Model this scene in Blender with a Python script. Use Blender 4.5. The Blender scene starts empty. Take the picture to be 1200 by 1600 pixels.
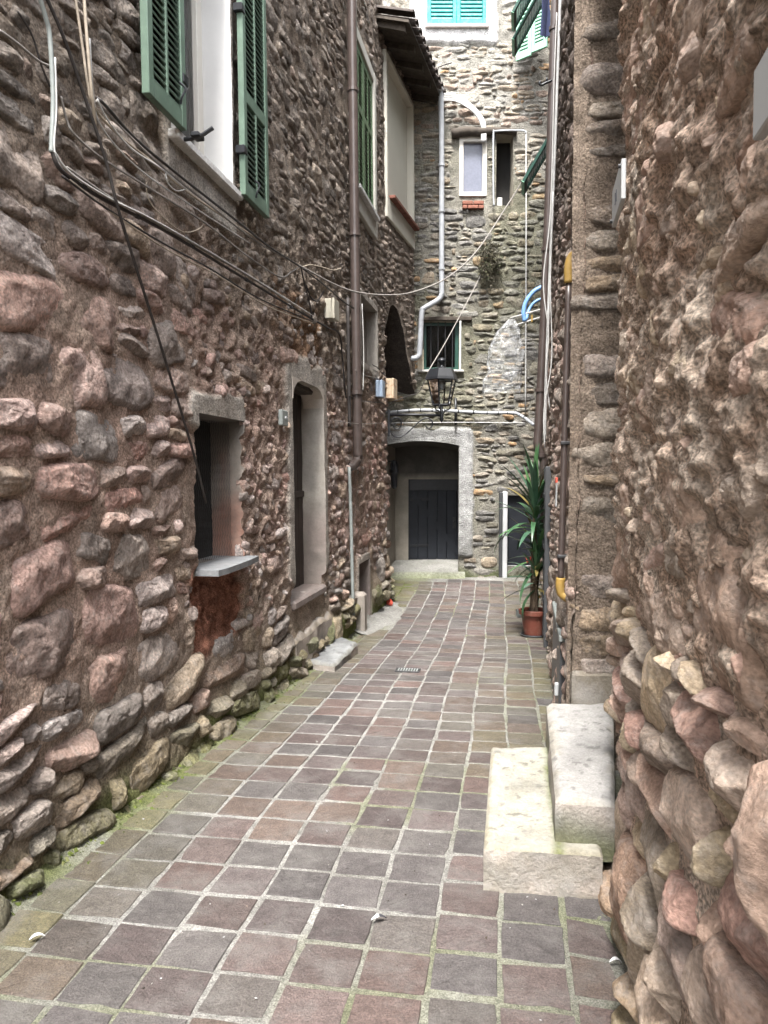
import bpy, bmesh, math, random
import numpy as np
from mathutils import Vector

# ------------------------------------------------------------------ camera, sky, sun, exposure
scene = bpy.context.scene
PITCH = math.atan(60 / 1200)
EYE = np.array([0.0, 0.0, 1.55])
cam_d = bpy.data.cameras.new('camera')
cam_d.sensor_fit = 'VERTICAL'
cam_d.sensor_height = 36.0
cam_d.lens = 27.0
cam_d.clip_start = 0.05
cam_d.clip_end = 2000
cam = bpy.data.objects.new('camera', cam_d)
cam.location = EYE
cam.rotation_euler = (math.pi / 2 - PITCH, 0, 0)
scene.collection.objects.link(cam)
scene.camera = cam

world = bpy.data.worlds.new('World')
scene.world = world
world.use_nodes = True
wn = world.node_tree.nodes
wl = world.node_tree.links
sky = wn.new('ShaderNodeTexSky')
sky.sky_type = 'NISHITA'
sky.sun_disc = False
SUN_EL, SUN_AZ = math.radians(62), math.radians(190)   # azimuth clockwise from +Y
sky.sun_elevation = SUN_EL
sky.sun_rotation = SUN_AZ
sky.air_density = 1.0
sky.dust_density = 3.0
hs = wn.new('ShaderNodeHueSaturation')
hs.inputs['Saturation'].default_value = 0.22          # an overcast, nearly white sky
wl.new(sky.outputs[0], hs.inputs['Color'])
wl.new(hs.outputs[0], wn['Background'].inputs['Color'])
wn['Background'].inputs['Strength'].default_value = 0.115

sun_d = bpy.data.lights.new('sun', 'SUN')
sun_d.energy = 1.5
sun_d.angle = math.radians(12)
sun_d.color = (1.0, 0.965, 0.92)
sun = bpy.data.objects.new('sun', sun_d)
sdir = Vector((math.sin(SUN_AZ) * math.cos(SUN_EL), math.cos(SUN_AZ) * math.cos(SUN_EL), math.sin(SUN_EL)))
sun.rotation_euler = sdir.to_track_quat('Z', 'Y').to_euler()
sun.location = (0, -3, 30)
scene.collection.objects.link(sun)

scene.view_settings.view_transform = 'Standard'
scene.view_settings.look = 'None'
scene.view_settings.gamma = 1.0
scene.view_settings.use_curve_mapping = False
scene.view_settings.exposure = 3.18
scene.render.engine = 'CYCLES'
scene.cycles.use_denoising = True
scene.cycles.max_bounces = 8
scene.cycles.diffuse_bounces = 5
scene.cycles.transparent_max_bounces = 12
scene.cycles.caustics_reflective = False
scene.cycles.caustics_refractive = False

# ------------------------------------------------------------------ helpers
rng = np.random.default_rng(11)
random.seed(5)


def ray(px, py):
    X, Y = (px - 600) / 1200, -(py - 800) / 1200
    f = np.array([0, math.cos(PITCH), -math.sin(PITCH)])
    up = np.array([0, math.sin(PITCH), math.cos(PITCH)])
    return X * np.array([1., 0, 0]) + Y * up + f


def at(px, py, y):
    """the place seen at a pixel of the photograph, y metres down the alley"""
    d = ray(px, py)
    return EYE + d * (y / d[1])


def proj(P):
    d = np.asarray(P) - EYE
    f = np.array([0, math.cos(PITCH), -math.sin(PITCH)])
    up = np.array([0, math.sin(PITCH), math.cos(PITCH)])
    z = d @ f
    zz = np.where(np.abs(z) < 1e-3, 1e-3, z)
    return 600 + 1200 * d[..., 0] / zz, 800 - 1200 * (d @ up) / zz, z


class Frame:
    """a wall: u runs along it, v up it, h out of it"""
    def __init__(s, o, ud, n, lean=(0, 0, 0)):
        s.o = np.array(o, float)
        s.u = np.array(ud, float); s.u /= np.linalg.norm(s.u)
        s.v = np.array([0, 0, 1.0]) + np.array(lean, float)
        s.n = np.array(n, float); s.n /= np.linalg.norm(s.n)

    def __call__(s, u, v, h):
        u, v, h = np.broadcast_arrays(np.asarray(u, float), np.asarray(v, float), np.asarray(h, float))
        return s.o + u[..., None] * s.u + v[..., None] * s.v + h[..., None] * s.n

    def hit(s, px, py, h=0.0):
        d = ray(px, py)
        A = np.array([s.u, s.v, -d]).T
        k = np.linalg.solve(A, EYE - s.o - h * s.n)
        return k[0], k[1]

    def pt(s, px, py, h=0.0):
        u, v = s.hit(px, py, h)
        return s(u, v, h)


LW = Frame((-1.875, 0, 0), (.18, 1, 0), (1, -.18, 0), (-.010, 0, 0))
LB = Frame((.044, 10.66, 0), (.469, 1.69, 0), (1.69, -.469, 0), (-.010, 0, 0))
RN = Frame((.312, 0, 0), (.195, 1, 0), (-1, .195, 0), (-.004, 0, 0))
RF = Frame((.242, 0, 0), (.186, 1, 0), (-1, .186, 0), (.016, 0, 0))
FW = Frame((0, 12.35, 0), (1, 0, 0), (0, -1, 0))
JB = Frame((.995, 4.05, 0), (1, -.05, 0), (-.05, -1, 0))
GX = Frame((0, 0, 0), (1, 0, 0), (0, 1, 0))
GX.v = np.array([0, 0, 1.0])                       # u=x, v=z, h=y


def hash3(i, j, k):
    n = (i.astype(np.int64) * 374761393 + j.astype(np.int64) * 668265263 + k.astype(np.int64) * 2147483647) & 0xffffffff
    n = ((n ^ (n >> 13)) * 1274126177) & 0xffffffff
    n = n ^ (n >> 16)
    return (n & 0xffff) / 32767.5 - 1.0


def vnoise(p):
    p = np.asarray(p, float)
    f = np.floor(p)
    t = p - f
    t = t * t * (3 - 2 * t)
    i, j, k = f[..., 0], f[..., 1], f[..., 2]
    r = 0
    for a in (0, 1):
        wa = t[..., 0] if a else 1 - t[..., 0]
        for b in (0, 1):
            wb = t[..., 1] if b else 1 - t[..., 1]
            for c in (0, 1):
                wc = t[..., 2] if c else 1 - t[..., 2]
                r = r + wa * wb * wc * hash3(i + a, j + b, k + c)
    return r


def fbm(p, o=4, g=.5):
    p = np.asarray(p, float)
    r, a, s = 0, 1.0, 0.0
    for q in range(o):
        r = r + a * vnoise(p * (2.03 ** q) + 17.3 * q)
        s += a
        a *= g
    return r / s


def nz(u, v, f, o=4, seed=0.0):
    u, v = np.broadcast_arrays(u, v)
    return fbm(np.stack([u * f, v * f, np.full(u.shape, seed * 7.31 + .37)], -1), o)


def sm(x, a, b):
    t = np.clip((x - a) / (b - a), 0, 1)
    return t * t * (3 - 2 * t)


def mix(a, b, t):
    a, b = np.asarray(a, float), np.asarray(b, float)
    t = np.asarray(t)[..., None]
    return a * (1 - t) + b * t


WLOC = {}


def put(o, loc, parent):
    loc = np.asarray(loc, float)
    scene.collection.objects.link(o)
    WLOC[o.name] = loc
    if parent is not None:
        o.parent = parent
        o.location = loc - WLOC[parent.name]
    else:
        o.location = loc
    return o


def tag(o, label=None, cat=None, group=None, kind=None):
    for k, x in (('label', label), ('category', cat), ('group', group), ('kind', kind)):
        if x:
            o[k] = x
    return o


def thing(name, loc, label, cat, group=None):
    return tag(put(bpy.data.objects.new(name, None), loc, None), label, cat, group)


def raw_mesh(name, V, loops, starts, totals, m, smooth=True, col=None):
    me = bpy.data.meshes.new(name)
    me.vertices.add(len(V))
    me.vertices.foreach_set('co', np.ascontiguousarray(V, np.float32).ravel())
    me.loops.add(len(loops))
    me.loops.foreach_set('vertex_index', np.asarray(loops, np.int32))
    me.polygons.add(len(starts))
    me.polygons.foreach_set('loop_start', np.asarray(starts, np.int32))
    me.polygons.foreach_set('loop_total', np.asarray(totals, np.int32))
    me.polygons.foreach_set('use_smooth', np.full(len(starts), smooth))
    me.update(calc_edges=True)
    if col is not None:
        ca = me.color_attributes.new('Col', 'FLOAT_COLOR', 'POINT')
        c4 = np.ones((len(V), 4), np.float32)
        c4[:, :3] = np.clip(col, 0.002, 1)
        ca.data.foreach_set('color', c4.ravel())
    if m is not None:
        me.materials.append(m)
    return me


class MB:
    """collects faces for ONE mesh"""
    def __init__(s):
        s.V, s.F, s.C, s.n = [], [], [], 0

    def add(s, V, F, col=None):
        V = np.asarray(V, float).reshape(-1, 3)
        s.V.append(V)
        s.F += [[i + s.n for i in f] for f in F]
        s.C.append(np.broadcast_to(np.asarray((.5, .5, .5) if col is None else col, float), V.shape))
        s.n += len(V)
        return s

    def box(s, fr, u0, u1, v0, v1, h0, h1, b=.004, col=None):
        b = min(b, abs(u1 - u0) * .3, abs(v1 - v0) * .3, abs(h1 - h0) * .3)
        L = []
        for a in (0, 1):
            for c in (0, 1):
                for d in (0, 1):
                    p = [(u0, u1)[a], (v0, v1)[c], (h0, h1)[d]]
                    sg = [1 if u1 > u0 else -1, 1 if v1 > v0 else -1, 1 if h1 > h0 else -1]
                    dirs = [sg[0] * (1 - 2 * a), sg[1] * (1 - 2 * c), sg[2] * (1 - 2 * d)]
                    for k in range(3):
                        q = list(p)
                        for m_ in range(3):
                            if m_ != k:
                                q[m_] += dirs[m_] * b
                        L.append(q)
        L = np.array(L)
        return s.hull(fr(L[:, 0], L[:, 1], L[:, 2]), col)

    def hull(s, P, col=None):
        bm = bmesh.new()
        for p in P:
            bm.verts.new(p)
        r = bmesh.ops.convex_hull(bm, input=bm.verts)
        bmesh.ops.delete(bm, geom=list({g for g in r['geom_interior'] if isinstance(g, bmesh.types.BMVert)}), context='VERTS')
        bmesh.ops.dissolve_limit(bm, angle_limit=.01, verts=bm.verts, edges=bm.edges)
        bm.verts.index_update()
        s.add([v.co[:] for v in bm.verts], [[v.index for v in f.verts] for f in bm.faces], col)
        bm.free()
        return s

    def tube(s, P, r, seg=8, col=None, closed=False):
        P = np.asarray(P, float)
        n = len(P)
        r = np.broadcast_to(np.asarray(r, float), (n,))
        T = np.gradient(P, axis=0)
        T /= np.maximum(np.linalg.norm(T, axis=1), 1e-9)[:, None]
        ref = np.array([0, 0, 1.0]) if abs(T[0][2]) < .9 else np.array([1.0, 0, 0])
        A = np.cross(T[0], ref); A /= np.linalg.norm(A)
        V = []
        an = np.arange(seg) * 2 * math.pi / seg
        for i in range(n):
            A = A - T[i] * (A @ T[i]); A /= max(np.linalg.norm(A), 1e-9)
            B = np.cross(T[i], A)
            V.append(P[i] + r[i] * (np.cos(an)[:, None] * A + np.sin(an)[:, None] * B))
        F = []
        for i in range(n - 1):
            for k in range(seg):
                k2 = (k + 1) % seg
                F.append([i * seg + k, i * seg + k2, (i + 1) * seg + k2, (i + 1) * seg + k])
        F.append(list(range(seg))[::-1])
        F.append([(n - 1) * seg + k for k in range(seg)])
        return s.add(np.concatenate(V), F, col)

    def lathe(s, c, prof, seg=20, col=None, sides=None):
        c = np.asarray(c, float)
        an = np.arange(seg) * 2 * math.pi / seg + (sides or 0)
        V = [c + np.stack([r * np.cos(an), r * np.sin(an), np.full(seg, z)], -1) for r, z in prof]
        F = []
        for i in range(len(prof) - 1):
            for k in range(seg):
                k2 = (k + 1) % seg
                F.append([i * seg + k, i * seg + k2, (i + 1) * seg + k2, (i + 1) * seg + k])
        F.append(list(range(seg))[::-1])
        F.append([(len(prof) - 1) * seg + k for k in range(seg)])
        return s.add(np.concatenate(V), F, col)

    def grid(s, G, col=None, mask=None):
        G = np.asarray(G, float)
        a, b = G.shape[:2]
        F = []
        for i in range(a - 1):
            for j in range(b - 1):
                if mask is None or mask[i, j]:
                    F.append([i * b + j, (i + 1) * b + j, (i + 1) * b + j + 1, i * b + j + 1])
        return s.add(G.reshape(-1, 3), F, None if col is None else np.broadcast_to(col, G.shape).reshape(-1, 3))

    def obj(s, name, m, parent=None, smooth=False, base=False):
        V = np.concatenate(s.V)
        c = (V.min(0) + V.max(0)) / 2
        if base:
            c[2] = V[:, 2].min()
        tot = [len(f) for f in s.F]
        st = np.concatenate([[0], np.cumsum(tot)[:-1]])
        me = raw_mesh(name, V - c, [i for f in s.F for i in f], st, tot, m, smooth, np.concatenate(s.C))
        return put(bpy.data.objects.new(name, me), c, parent)


def spline(P, n=8):
    P = np.asarray(P, float)
    Q = np.concatenate([[2 * P[0] - P[1]], P, [2 * P[-1] - P[-2]]])
    out = []
    for i in range(len(P) - 1):
        p0, p1, p2, p3 = Q[i:i + 4]
        for t in np.arange(n) / n:
            out.append(.5 * (2 * p1 + (p2 - p0) * t + (2 * p0 - 5 * p1 + 4 * p2 - p3) * t * t + (3 * p1 - p0 - 3 * p2 + p3) * t ** 3))
    out.append(P[-1])
    return np.array(out)


# ------------------------------------------------------------------ materials
def material(name, color=None, rough=.8, nscale=12.0, namp=.25, bump=.3, bscale=60.0, bdist=.004, metal=0.0, spec=.3,
             speck=0.0, stain=None, stain_amt=0.0, stain_scale=3.0, fine=True, stretch=None):
    m = bpy.data.materials.new(name)
    m.use_nodes = True
    nt = m.node_tree
    N, L = nt.nodes, nt.links
    b = N['Principled BSDF']
    b.inputs['Roughness'].default_value = rough
    b.inputs['Metallic'].default_value = metal
    b.inputs['Specular IOR Level'].default_value = spec
    geo = N.new('ShaderNodeNewGeometry')
    pos = geo.outputs['Position']
    if stretch:
        vm = N.new('ShaderNodeVectorMath'); vm.operation = 'MULTIPLY'
        vm.inputs[1].default_value = stretch
        L.new(pos, vm.inputs[0])
        pos = vm.outputs[0]
    if color is None:
        src = N.new('ShaderNodeAttribute'); src.attribute_name = 'Col'
        c = src.outputs['Color']
    else:
        src = N.new('ShaderNodeRGB'); src.outputs[0].default_value = (*color, 1)
        c = src.outputs[0]

    def noise(scale, detail=5, rgh=.6):
        t = N.new('ShaderNodeTexNoise')
        t.inputs['Scale'].default_value = scale
        t.inputs['Detail'].default_value = detail
        t.inputs['Roughness'].default_value = rgh
        L.new(pos, t.inputs['Vector'])
        return t.outputs['Fac']

    def ramp(f, a, bb, lo, hi):
        r = N.new('ShaderNodeMapRange')
        r.inputs['From Min'].default_value = a; r.inputs['From Max'].default_value = bb
        r.inputs['To Min'].default_value = lo; r.inputs['To Max'].default_value = hi
        L.new(f, r.inputs['Value'])
        return r.outputs[0]

    def mul(c, f):
        x = N.new('ShaderNodeMix'); x.data_type = 'RGBA'; x.blend_type = 'MULTIPLY'
        x.inputs['Factor'].default_value = 1
        L.new(c, x.inputs['A']); L.new(f, x.inputs['B'])
        return x.outputs['Result']

    n1 = noise(nscale, 6, .65)
    c = mul(c, ramp(n1, .3, .7, 1 - namp, 1 + namp))
    if speck:
        n3 = noise(bscale * 2.2, 2, .5)
        c = mul(c, ramp(n3, .35, .65, 1 - speck, 1 + speck))
    if stain is not None:
        n2 = noise(stain_scale, 6, .7)
        x = N.new('ShaderNodeMix'); x.data_type = 'RGBA'
        L.new(ramp(n2, .48, .66, 0, stain_amt), x.inputs['Factor'])
        L.new(c, x.inputs['A']); x.inputs['B'].default_value = (*stain, 1)
        c = x.outputs['Result']
    L.new(c, b.inputs['Base Color'])
    if bump:
        bp = N.new('ShaderNodeBump')
        bp.inputs['Strength'].default_value = bump
        bp.inputs['Distance'].default_value = bdist
        L.new(noise(bscale, 8 if fine else 3, .7), bp.inputs['Height'])
        L.new(bp.outputs[0], b.inputs['Normal'])
    return m


M_MORTAR = material('rough_mortar', None, .93, 9, .34, 1.0, 42, .06, speck=.36, spec=.15)
M_STONE = material('wall_stone', None, .85, 13, .34, 1.0, 34, .05, speck=.28, spec=.2, stain=(.52, .48, .44), stain_amt=.30, stain_scale=17)
M_MORTAR_R = material('crumbly_render', None, .93, 14, .4, 1.0, 62, .035, speck=.5, spec=.15, stretch=(1, .55, 1), stain=(.62, .53, .44), stain_amt=.45, stain_scale=9)
M_STONE_R = material('embedded_stone', None, .85, 10, .3, 1.0, 55, .020, speck=.22, spec=.2, stretch=(1, .55, 1), stain=(.55, .50, .46), stain_amt=.35, stain_scale=16)
M_PAVER = material('porphyry_paver', None, .62, 22, .26, 1.0, 70, .010, speck=.3, spec=.4, stain=(.13, .122, .115), stain_amt=.55, stain_scale=4)
M_GROUT = material('cement_grout', None, .95, 30, .3, 1.0, 80, .016, speck=.3, spec=.15)
M_PLASTER = material('old_plaster', None, .9, 5, .16, .6, 30, .008, speck=.05, spec=.2, stain=(.17, .16, .14), stain_amt=.45, stain_scale=2.2)
M_CLEANPL = material('clean_plaster', None, .85, 3, .06, .25, 40, .003, spec=.2)
M_SHUT = material('green_shutter_paint', (.092, .140, .104), .5, 7, .16, .25, 60, .002, spec=.4, stain=(.14, .20, .15), stain_amt=.4, stain_scale=7)
M_SHUT2 = material('olive_shutter_paint', (.085, .14, .072), .5, 4, .12, .15, 80, .001, spec=.4)
M_TEAL = material('teal_shutter_paint', (.02, .24, .225), .5, 6, .15, .2, 80, .001, stain=(.3, .5, .48), stain_amt=.25, stain_scale=14)
M_MINT = material('mint_shutter_paint', (.22, .42, .30), .5, 4, .1, .15, 80, .001)
M_DGREEN = material('dark_green_paint', (.018, .055, .042), .42, 6, .15, .15, 60, .001)
M_FRAME = material('cream_window_frame', (.50, .475, .43), .45, 3, .05, .05, 50, .001)
M_BLACK = material('black_iron', (.014, .015, .018), .42, 18, .3, .2, 90, .001, metal=.2, spec=.5)
M_BROWNP = material('brown_painted_pipe', (.062, .047, .042), .35, 9, .2, .08, 40, .001, spec=.5)
M_GREYP = material('grey_zinc_pipe', (.33, .345, .365), .38, 8, .14, .08, 40, .001, spec=.5)
M_CONDUIT = material('grey_conduit', (.42, .42, .41), .5, 12, .2, .1, 60, .001)
M_CABLED = material('dark_cable', (.035, .03, .028), .55, 20, .3, .1, 90, .001)
M_CABLEB = material('beige_cable', (.33, .28, .22), .6, 20, .25, .1, 90, .001)
M_CABLEW = material('white_cable', (.42, .415, .40), .5, 20, .15, .1, 90, .001)
M_CABLEG = material('grey_cable', (.20, .185, .17), .55, 20, .25, .1, 90, .001)
M_DOORB = material('blue_grey_door_paint', (.014, .0165, .022), .55, 6, .25, .4, 50, .003, stain=(.028, .031, .036), stain_amt=.4, stain_scale=9)
M_DOORD = material('dark_brown_door', (.035, .026, .022), .6, 8, .3, .3, 60, .002)
M_DARK = material('dark_interior', (.02, .019, .018), .95, 5, .2, .2, 20, .004)
M_WOOD = material('weathered_wood', (.055, .045, .036), .85, 14, .4, .7, 40, .006)
M_TERRA = material('terracotta_plastic', (.15, .045, .03), .5, 8, .12, .12, 60, .001, spec=.4, stain=(.2, .12, .09), stain_amt=.35, stain_scale=12)
M_TILE = material('clay_roof_tile', (.055, .045, .04), .9, 9, .35, .5, 50, .004)
M_TILE2 = material('dark_red_tile', (.15, .062, .045), .85, 14, .3, .4, 60, .004)
M_BRICK = material('red_brick', (.20, .085, .06), .9, 14, .25, .6, 60, .004)
M_SOIL = material('potting_soil', (.035, .026, .02), .95, 30, .4, 1.0, 60, .02)
M_LEAF = material('yucca_leaf', None, .36, 12, .2, .15, 60, .001, spec=.5)
M_BARK = material('yucca_bark', (.13, .095, .065), .9, 30, .35, .8, 70, .006)
M_WEED = material('dry_weed', None, .9, 20, .3, .0)
M_YELLOW = material('yellow_gas_sleeve', (.30, .19, .05), .5, 14, .25, .1, 60, .001, stain=(.25, .18, .08), stain_amt=.4, stain_scale=18)
M_BLUE = material('blue_plastic', (.14, .27, .50), .4, 8, .12, .05, 60, .001)
M_NAVY = material('navy_cloth', (.025, .032, .075), .9, 20, .2, .5, 120, .003)
M_WHITEBOX = material('ivory_plastic', (.42, .40, .33), .45, 8, .1, .05, 60, .001, stain=(.35, .3, .22), stain_amt=.3, stain_scale=12)
M_RUSTBOX = material('rusty_cream_box', (.55, .45, .32), .6, 8, .15, .1, 60, .001, stain=(.33, .12, .05), stain_amt=.85, stain_scale=15)
M_BLUEBOX = material('pale_blue_box', (.30, .37, .47), .5, 8, .1, .05, 60, .001)
M_PLATE = material('pale_grey_plate', (.36, .37, .37), .5, 6, .08, .1, 60, .001)
M_PLATED = material('grey_plate', (.22, .24, .23), .5, 10, .15, .1, 60, .001)
M_TEXT = material('dark_lettering', (.06, .06, .07), .6, 6, .05, 0)
M_SLATE = material('slate_slab', None, .75, 14, .2, .7, 40, .006, speck=.1, stain=(.25, .245, .235), stain_amt=.4, stain_scale=5)
M_STEP = material('pale_step_stone', None, .85, 9, .16, 1.0, 40, .012, speck=.1, stain=(.36, .355, .345), stain_amt=.4, stain_scale=3.2)
M_RED = material('red_plastic', (.75, .12, .08), .4, 10, .1, .05, 60, .001)
M_FEATHER = material('white_feather', None, .85, 60, .15, 0)
M_STEEL = material('cast_iron_grate', (.05, .05, .052), .55, 20, .3, .4, 90, .002, metal=.5)
M_METALD = material('dark_grey_metal', (.050, .052, .055), .42, 7, .15, .1, 50, .001, spec=.5)
M_GROUND = material('earth', (.16, .14, .11), .95, 2, .3, .5, 10, .02)
M_CURTAIN = material('ivory_blind', (.50, .485, .42), .8, 2, .05, .1, 30, .002)
M_NET = material('white_curtain', (.62, .63, .66), .9, 5, .06, .3, 30, .01)


def glass_mat(name, tint, rough, mixf):
    m = bpy.data.materials.new(name)
    m.use_nodes = True
    N, L = m.node_tree.nodes, m.node_tree.links
    N.remove(N['Principled BSDF'])
    t = N.new('ShaderNodeBsdfTransparent'); t.inputs[0].default_value = (*tint, 1)
    g = N.new('ShaderNodeBsdfGlossy'); g.inputs['Roughness'].default_value = rough
    fr = N.new('ShaderNodeFresnel'); fr.inputs[0].default_value = 1.45
    ad = N.new('ShaderNodeMath'); ad.operation = 'ADD'; ad.inputs[1].default_value = mixf
    mx = N.new('ShaderNodeMixShader')
    L.new(fr.outputs[0], ad.inputs[0]); L.new(ad.outputs[0], mx.inputs[0])
    L.new(t.outputs[0], mx.inputs[1]); L.new(g.outputs[0], mx.inputs[2])
    L.new(mx.outputs[0], N['Material Output'].inputs[0])
    return m


M_GLASS = glass_mat('window_glass', (.86, .88, .88), .03, .03)
M_BAG = bpy.data.materials.new('clear_plastic_film')
M_BAG.use_nodes = True
_n, _l = M_BAG.node_tree.nodes, M_BAG.node_tree.links
_p = _n['Principled BSDF']
_p.inputs['Base Color'].default_value = (.46, .47, .48, 1)
_p.inputs['Roughness'].default_value = .16
_lw = _n.new('ShaderNodeLayerWeight'); _lw.inputs[0].default_value = .35
_mr = _n.new('ShaderNodeMapRange'); _mr.inputs['To Min'].default_value = .15; _mr.inputs['To Max'].default_value = .75
_l.new(_lw.outputs['Facing'], _mr.inputs['Value']); _l.new(_mr.outputs[0], _p.inputs['Alpha'])
_p.inputs['Specular IOR Level'].default_value = 1.0
_t = _n.new('ShaderNodeTexNoise'); _t.inputs['Scale'].default_value = 9; _t.inputs['Detail'].default_value = 2
_g = _n.new('ShaderNodeNewGeometry'); _l.new(_g.outputs['Position'], _t.inputs['Vector'])
_b = _n.new('ShaderNodeBump'); _b.inputs['Distance'].default_value = .08
_l.new(_t.outputs['Fac'], _b.inputs['Height']); _l.new(_b.outputs[0], _p.inputs['Normal'])
M_FROST = material('frosted_glass', (.13, .14, .18), .3, 30, .12, .5, 60, .004, spec=.6)

# ------------------------------------------------------------------ the ground and its paving
GY = np.array([-8, 2.2, 4, 6.5, 8.5, 10.0, 11.2, 12.3, 14])
GZ = np.array([0, 0, -.03, -.14, -.23, -.285, -.22, -.11, -.08])


def zg(y):
    y = np.asarray(y, float)
    return (np.interp(y - .35, GY, GZ) + np.interp(y, GY, GZ) * 2 + np.interp(y + .35, GY, GZ)) / 4


def xl(y):
    return np.where(y < 10.66, -1.875 + .18 * y, .044 + (y - 10.66) * .2775)


def xr(y):
    return .242 + .186 * y


def xs(y):
    return .172 * y - .0011 * y * y


g = MB()
g.grid(np.array([[(x, y, -1.2) for y in (-300, 300)] for x in (-300, 300)]))
tag(g.obj('ground', M_GROUND), kind='structure')

# grout bed, one sheet under all the pavers
ys = np.arange(-3, 13.6, .045)
ts = np.linspace(0, 1, 60)
Yg, Tg = np.meshgrid(ys, ts, indexing='ij')
Xg = (xl(Yg) - .25) * (1 - Tg) + (np.where(Yg > 10.3, xr(Yg) + .3, xr(Yg) + .3)) * Tg
Xg = np.where((Yg > 10.66) & (Tg < .05), Xg - 3.2, Xg)
dl = Xg - xl(Yg)
dr = xr(Yg) - Xg
fil = .06 * np.exp(-(np.maximum(dl, 0) / .06) ** 2) * (Yg < 10.5)
Zg = zg(Yg) - .0022 + .004 * nz(Xg, Yg, 14, 3, 3) + fil + .012 * nz(Xg, Yg, 9, 3, 5) * np.exp(-(dl / .16) ** 2)
moss = np.clip(sm(dl, .42, .05) * (.75 + 1.1 * nz(Xg, Yg, 3.5, 4, 1)), 0, 1)
moss = np.maximum(moss, np.clip(sm(dr, .75, .15) * (.3 + 1.3 * nz(Xg, Yg, 3, 4, 2)), 0, 1) * .8)
moss = np.maximum(moss, np.clip(sm(np.abs(nz(Xg, Yg, 1.3, 3, 9) - .35), .18, .02), 0, 1) * .5)
gc = mix((.25, .245, .23), (.15, .145, .13), np.clip(.5 + nz(Xg, Yg, 6, 4, 4), 0, 1))
gc = mix(gc, mix((.085, .105, .025), (.13, .14, .05), np.clip(.5 + nz(Xg, Yg, 20, 3, 7), 0, 1)), moss * .9)
g = MB()
g.grid(np.stack([Xg, Yg, Zg], -1), gc)
paving = g.obj('alley_pavement', M_GROUT, smooth=True)
tag(paving, kind='structure')

# pavers
PITCHC = .2215
cols = np.arange(-.246 - 9 * PITCHC, 3.4, PITCHC)
row_y = [-2.6]
rr = random.Random(3)
while row_y[-1] < 12.7:
    row_y.append(row_y[-1] + rr.choice([.198, .205, .212, .218]))
row_y = np.array(row_y)
PAL = np.array([(.118, .092, .088), (.106, .088, .086), (.128, .098, .090), (.140, .096, .084), (.108, .100, .099), (.115, .107, .103),
                (.155, .114, .092), (.118, .093, .090), (.135, .100, .092), (.122, .110, .100), (.100, .092, .091)])
PAL = PAL.mean(0) + .75 * (PAL - PAL.mean(0))
pav = []
coff = {}
for ci, c0 in enumerate(cols):
    coff[ci] = rr.uniform(-.02, .02) + (0.0 if c0 < .15 else rr.uniform(-.05, .05))
step_keep = []
for ri in range(len(row_y) - 1):
    for ci, c0 in enumerate(cols):
        P = []
        a0 = row_y[ri] + coff[ci] + rr.uniform(-.006, .006)
        a1 = row_y[ri + 1] + coff[ci] + rr.uniform(-.006, .006)
        jt = rr.choice([.006, .007, .008, .010, .012])
        for (ca, aa) in ((c0 + jt * .62, a0 + jt * 1.15), (c0 + PITCHC - jt * .62, a0 + jt * 1.15), (c0 + PITCHC - jt * .62, a1 - jt * 1.15), (c0 + jt * .62, a1 - jt * 1.15)):
            yy = aa - .165 * (ca) * 1.0
            wob = .010 * math.sin(yy * 1.9 + ca * 1.3) + .004 * math.sin(yy * 5.3 + ci)
            P.append([ca + float(xs(yy)) + wob + rr.uniform(-.004, .004), yy + rr.uniform(-.004, .004)])
        P = np.array(P)
        cx, cy = P.mean(0)
        lo = float(xl(cy)) + (.075 + .025 * math.sin(cy * 3)) if cy < 10.7 else -.15
        hi = float(xr(cy)) + (-.03 if cy > 2.95 else .05)
        if cy > 12.05 or cy < -2.5:
            continue
        # a cement patch by the hatch replaces some pavers
        if 8.6 < cy < 10.35 and cx < float(xl(cy)) + .42 - .2 * abs(cy - 9.5):
            continue
        if P[:, 0].max() < lo + .07 or P[:, 0].min() > hi - .05:
            continue
        P[:, 0] = np.clip(P[:, 0], lo, hi)
        P[:, 1] = np.minimum(P[:, 1], 12.22)
        pav.append((P, rr.randrange(10 ** 6)))


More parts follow.
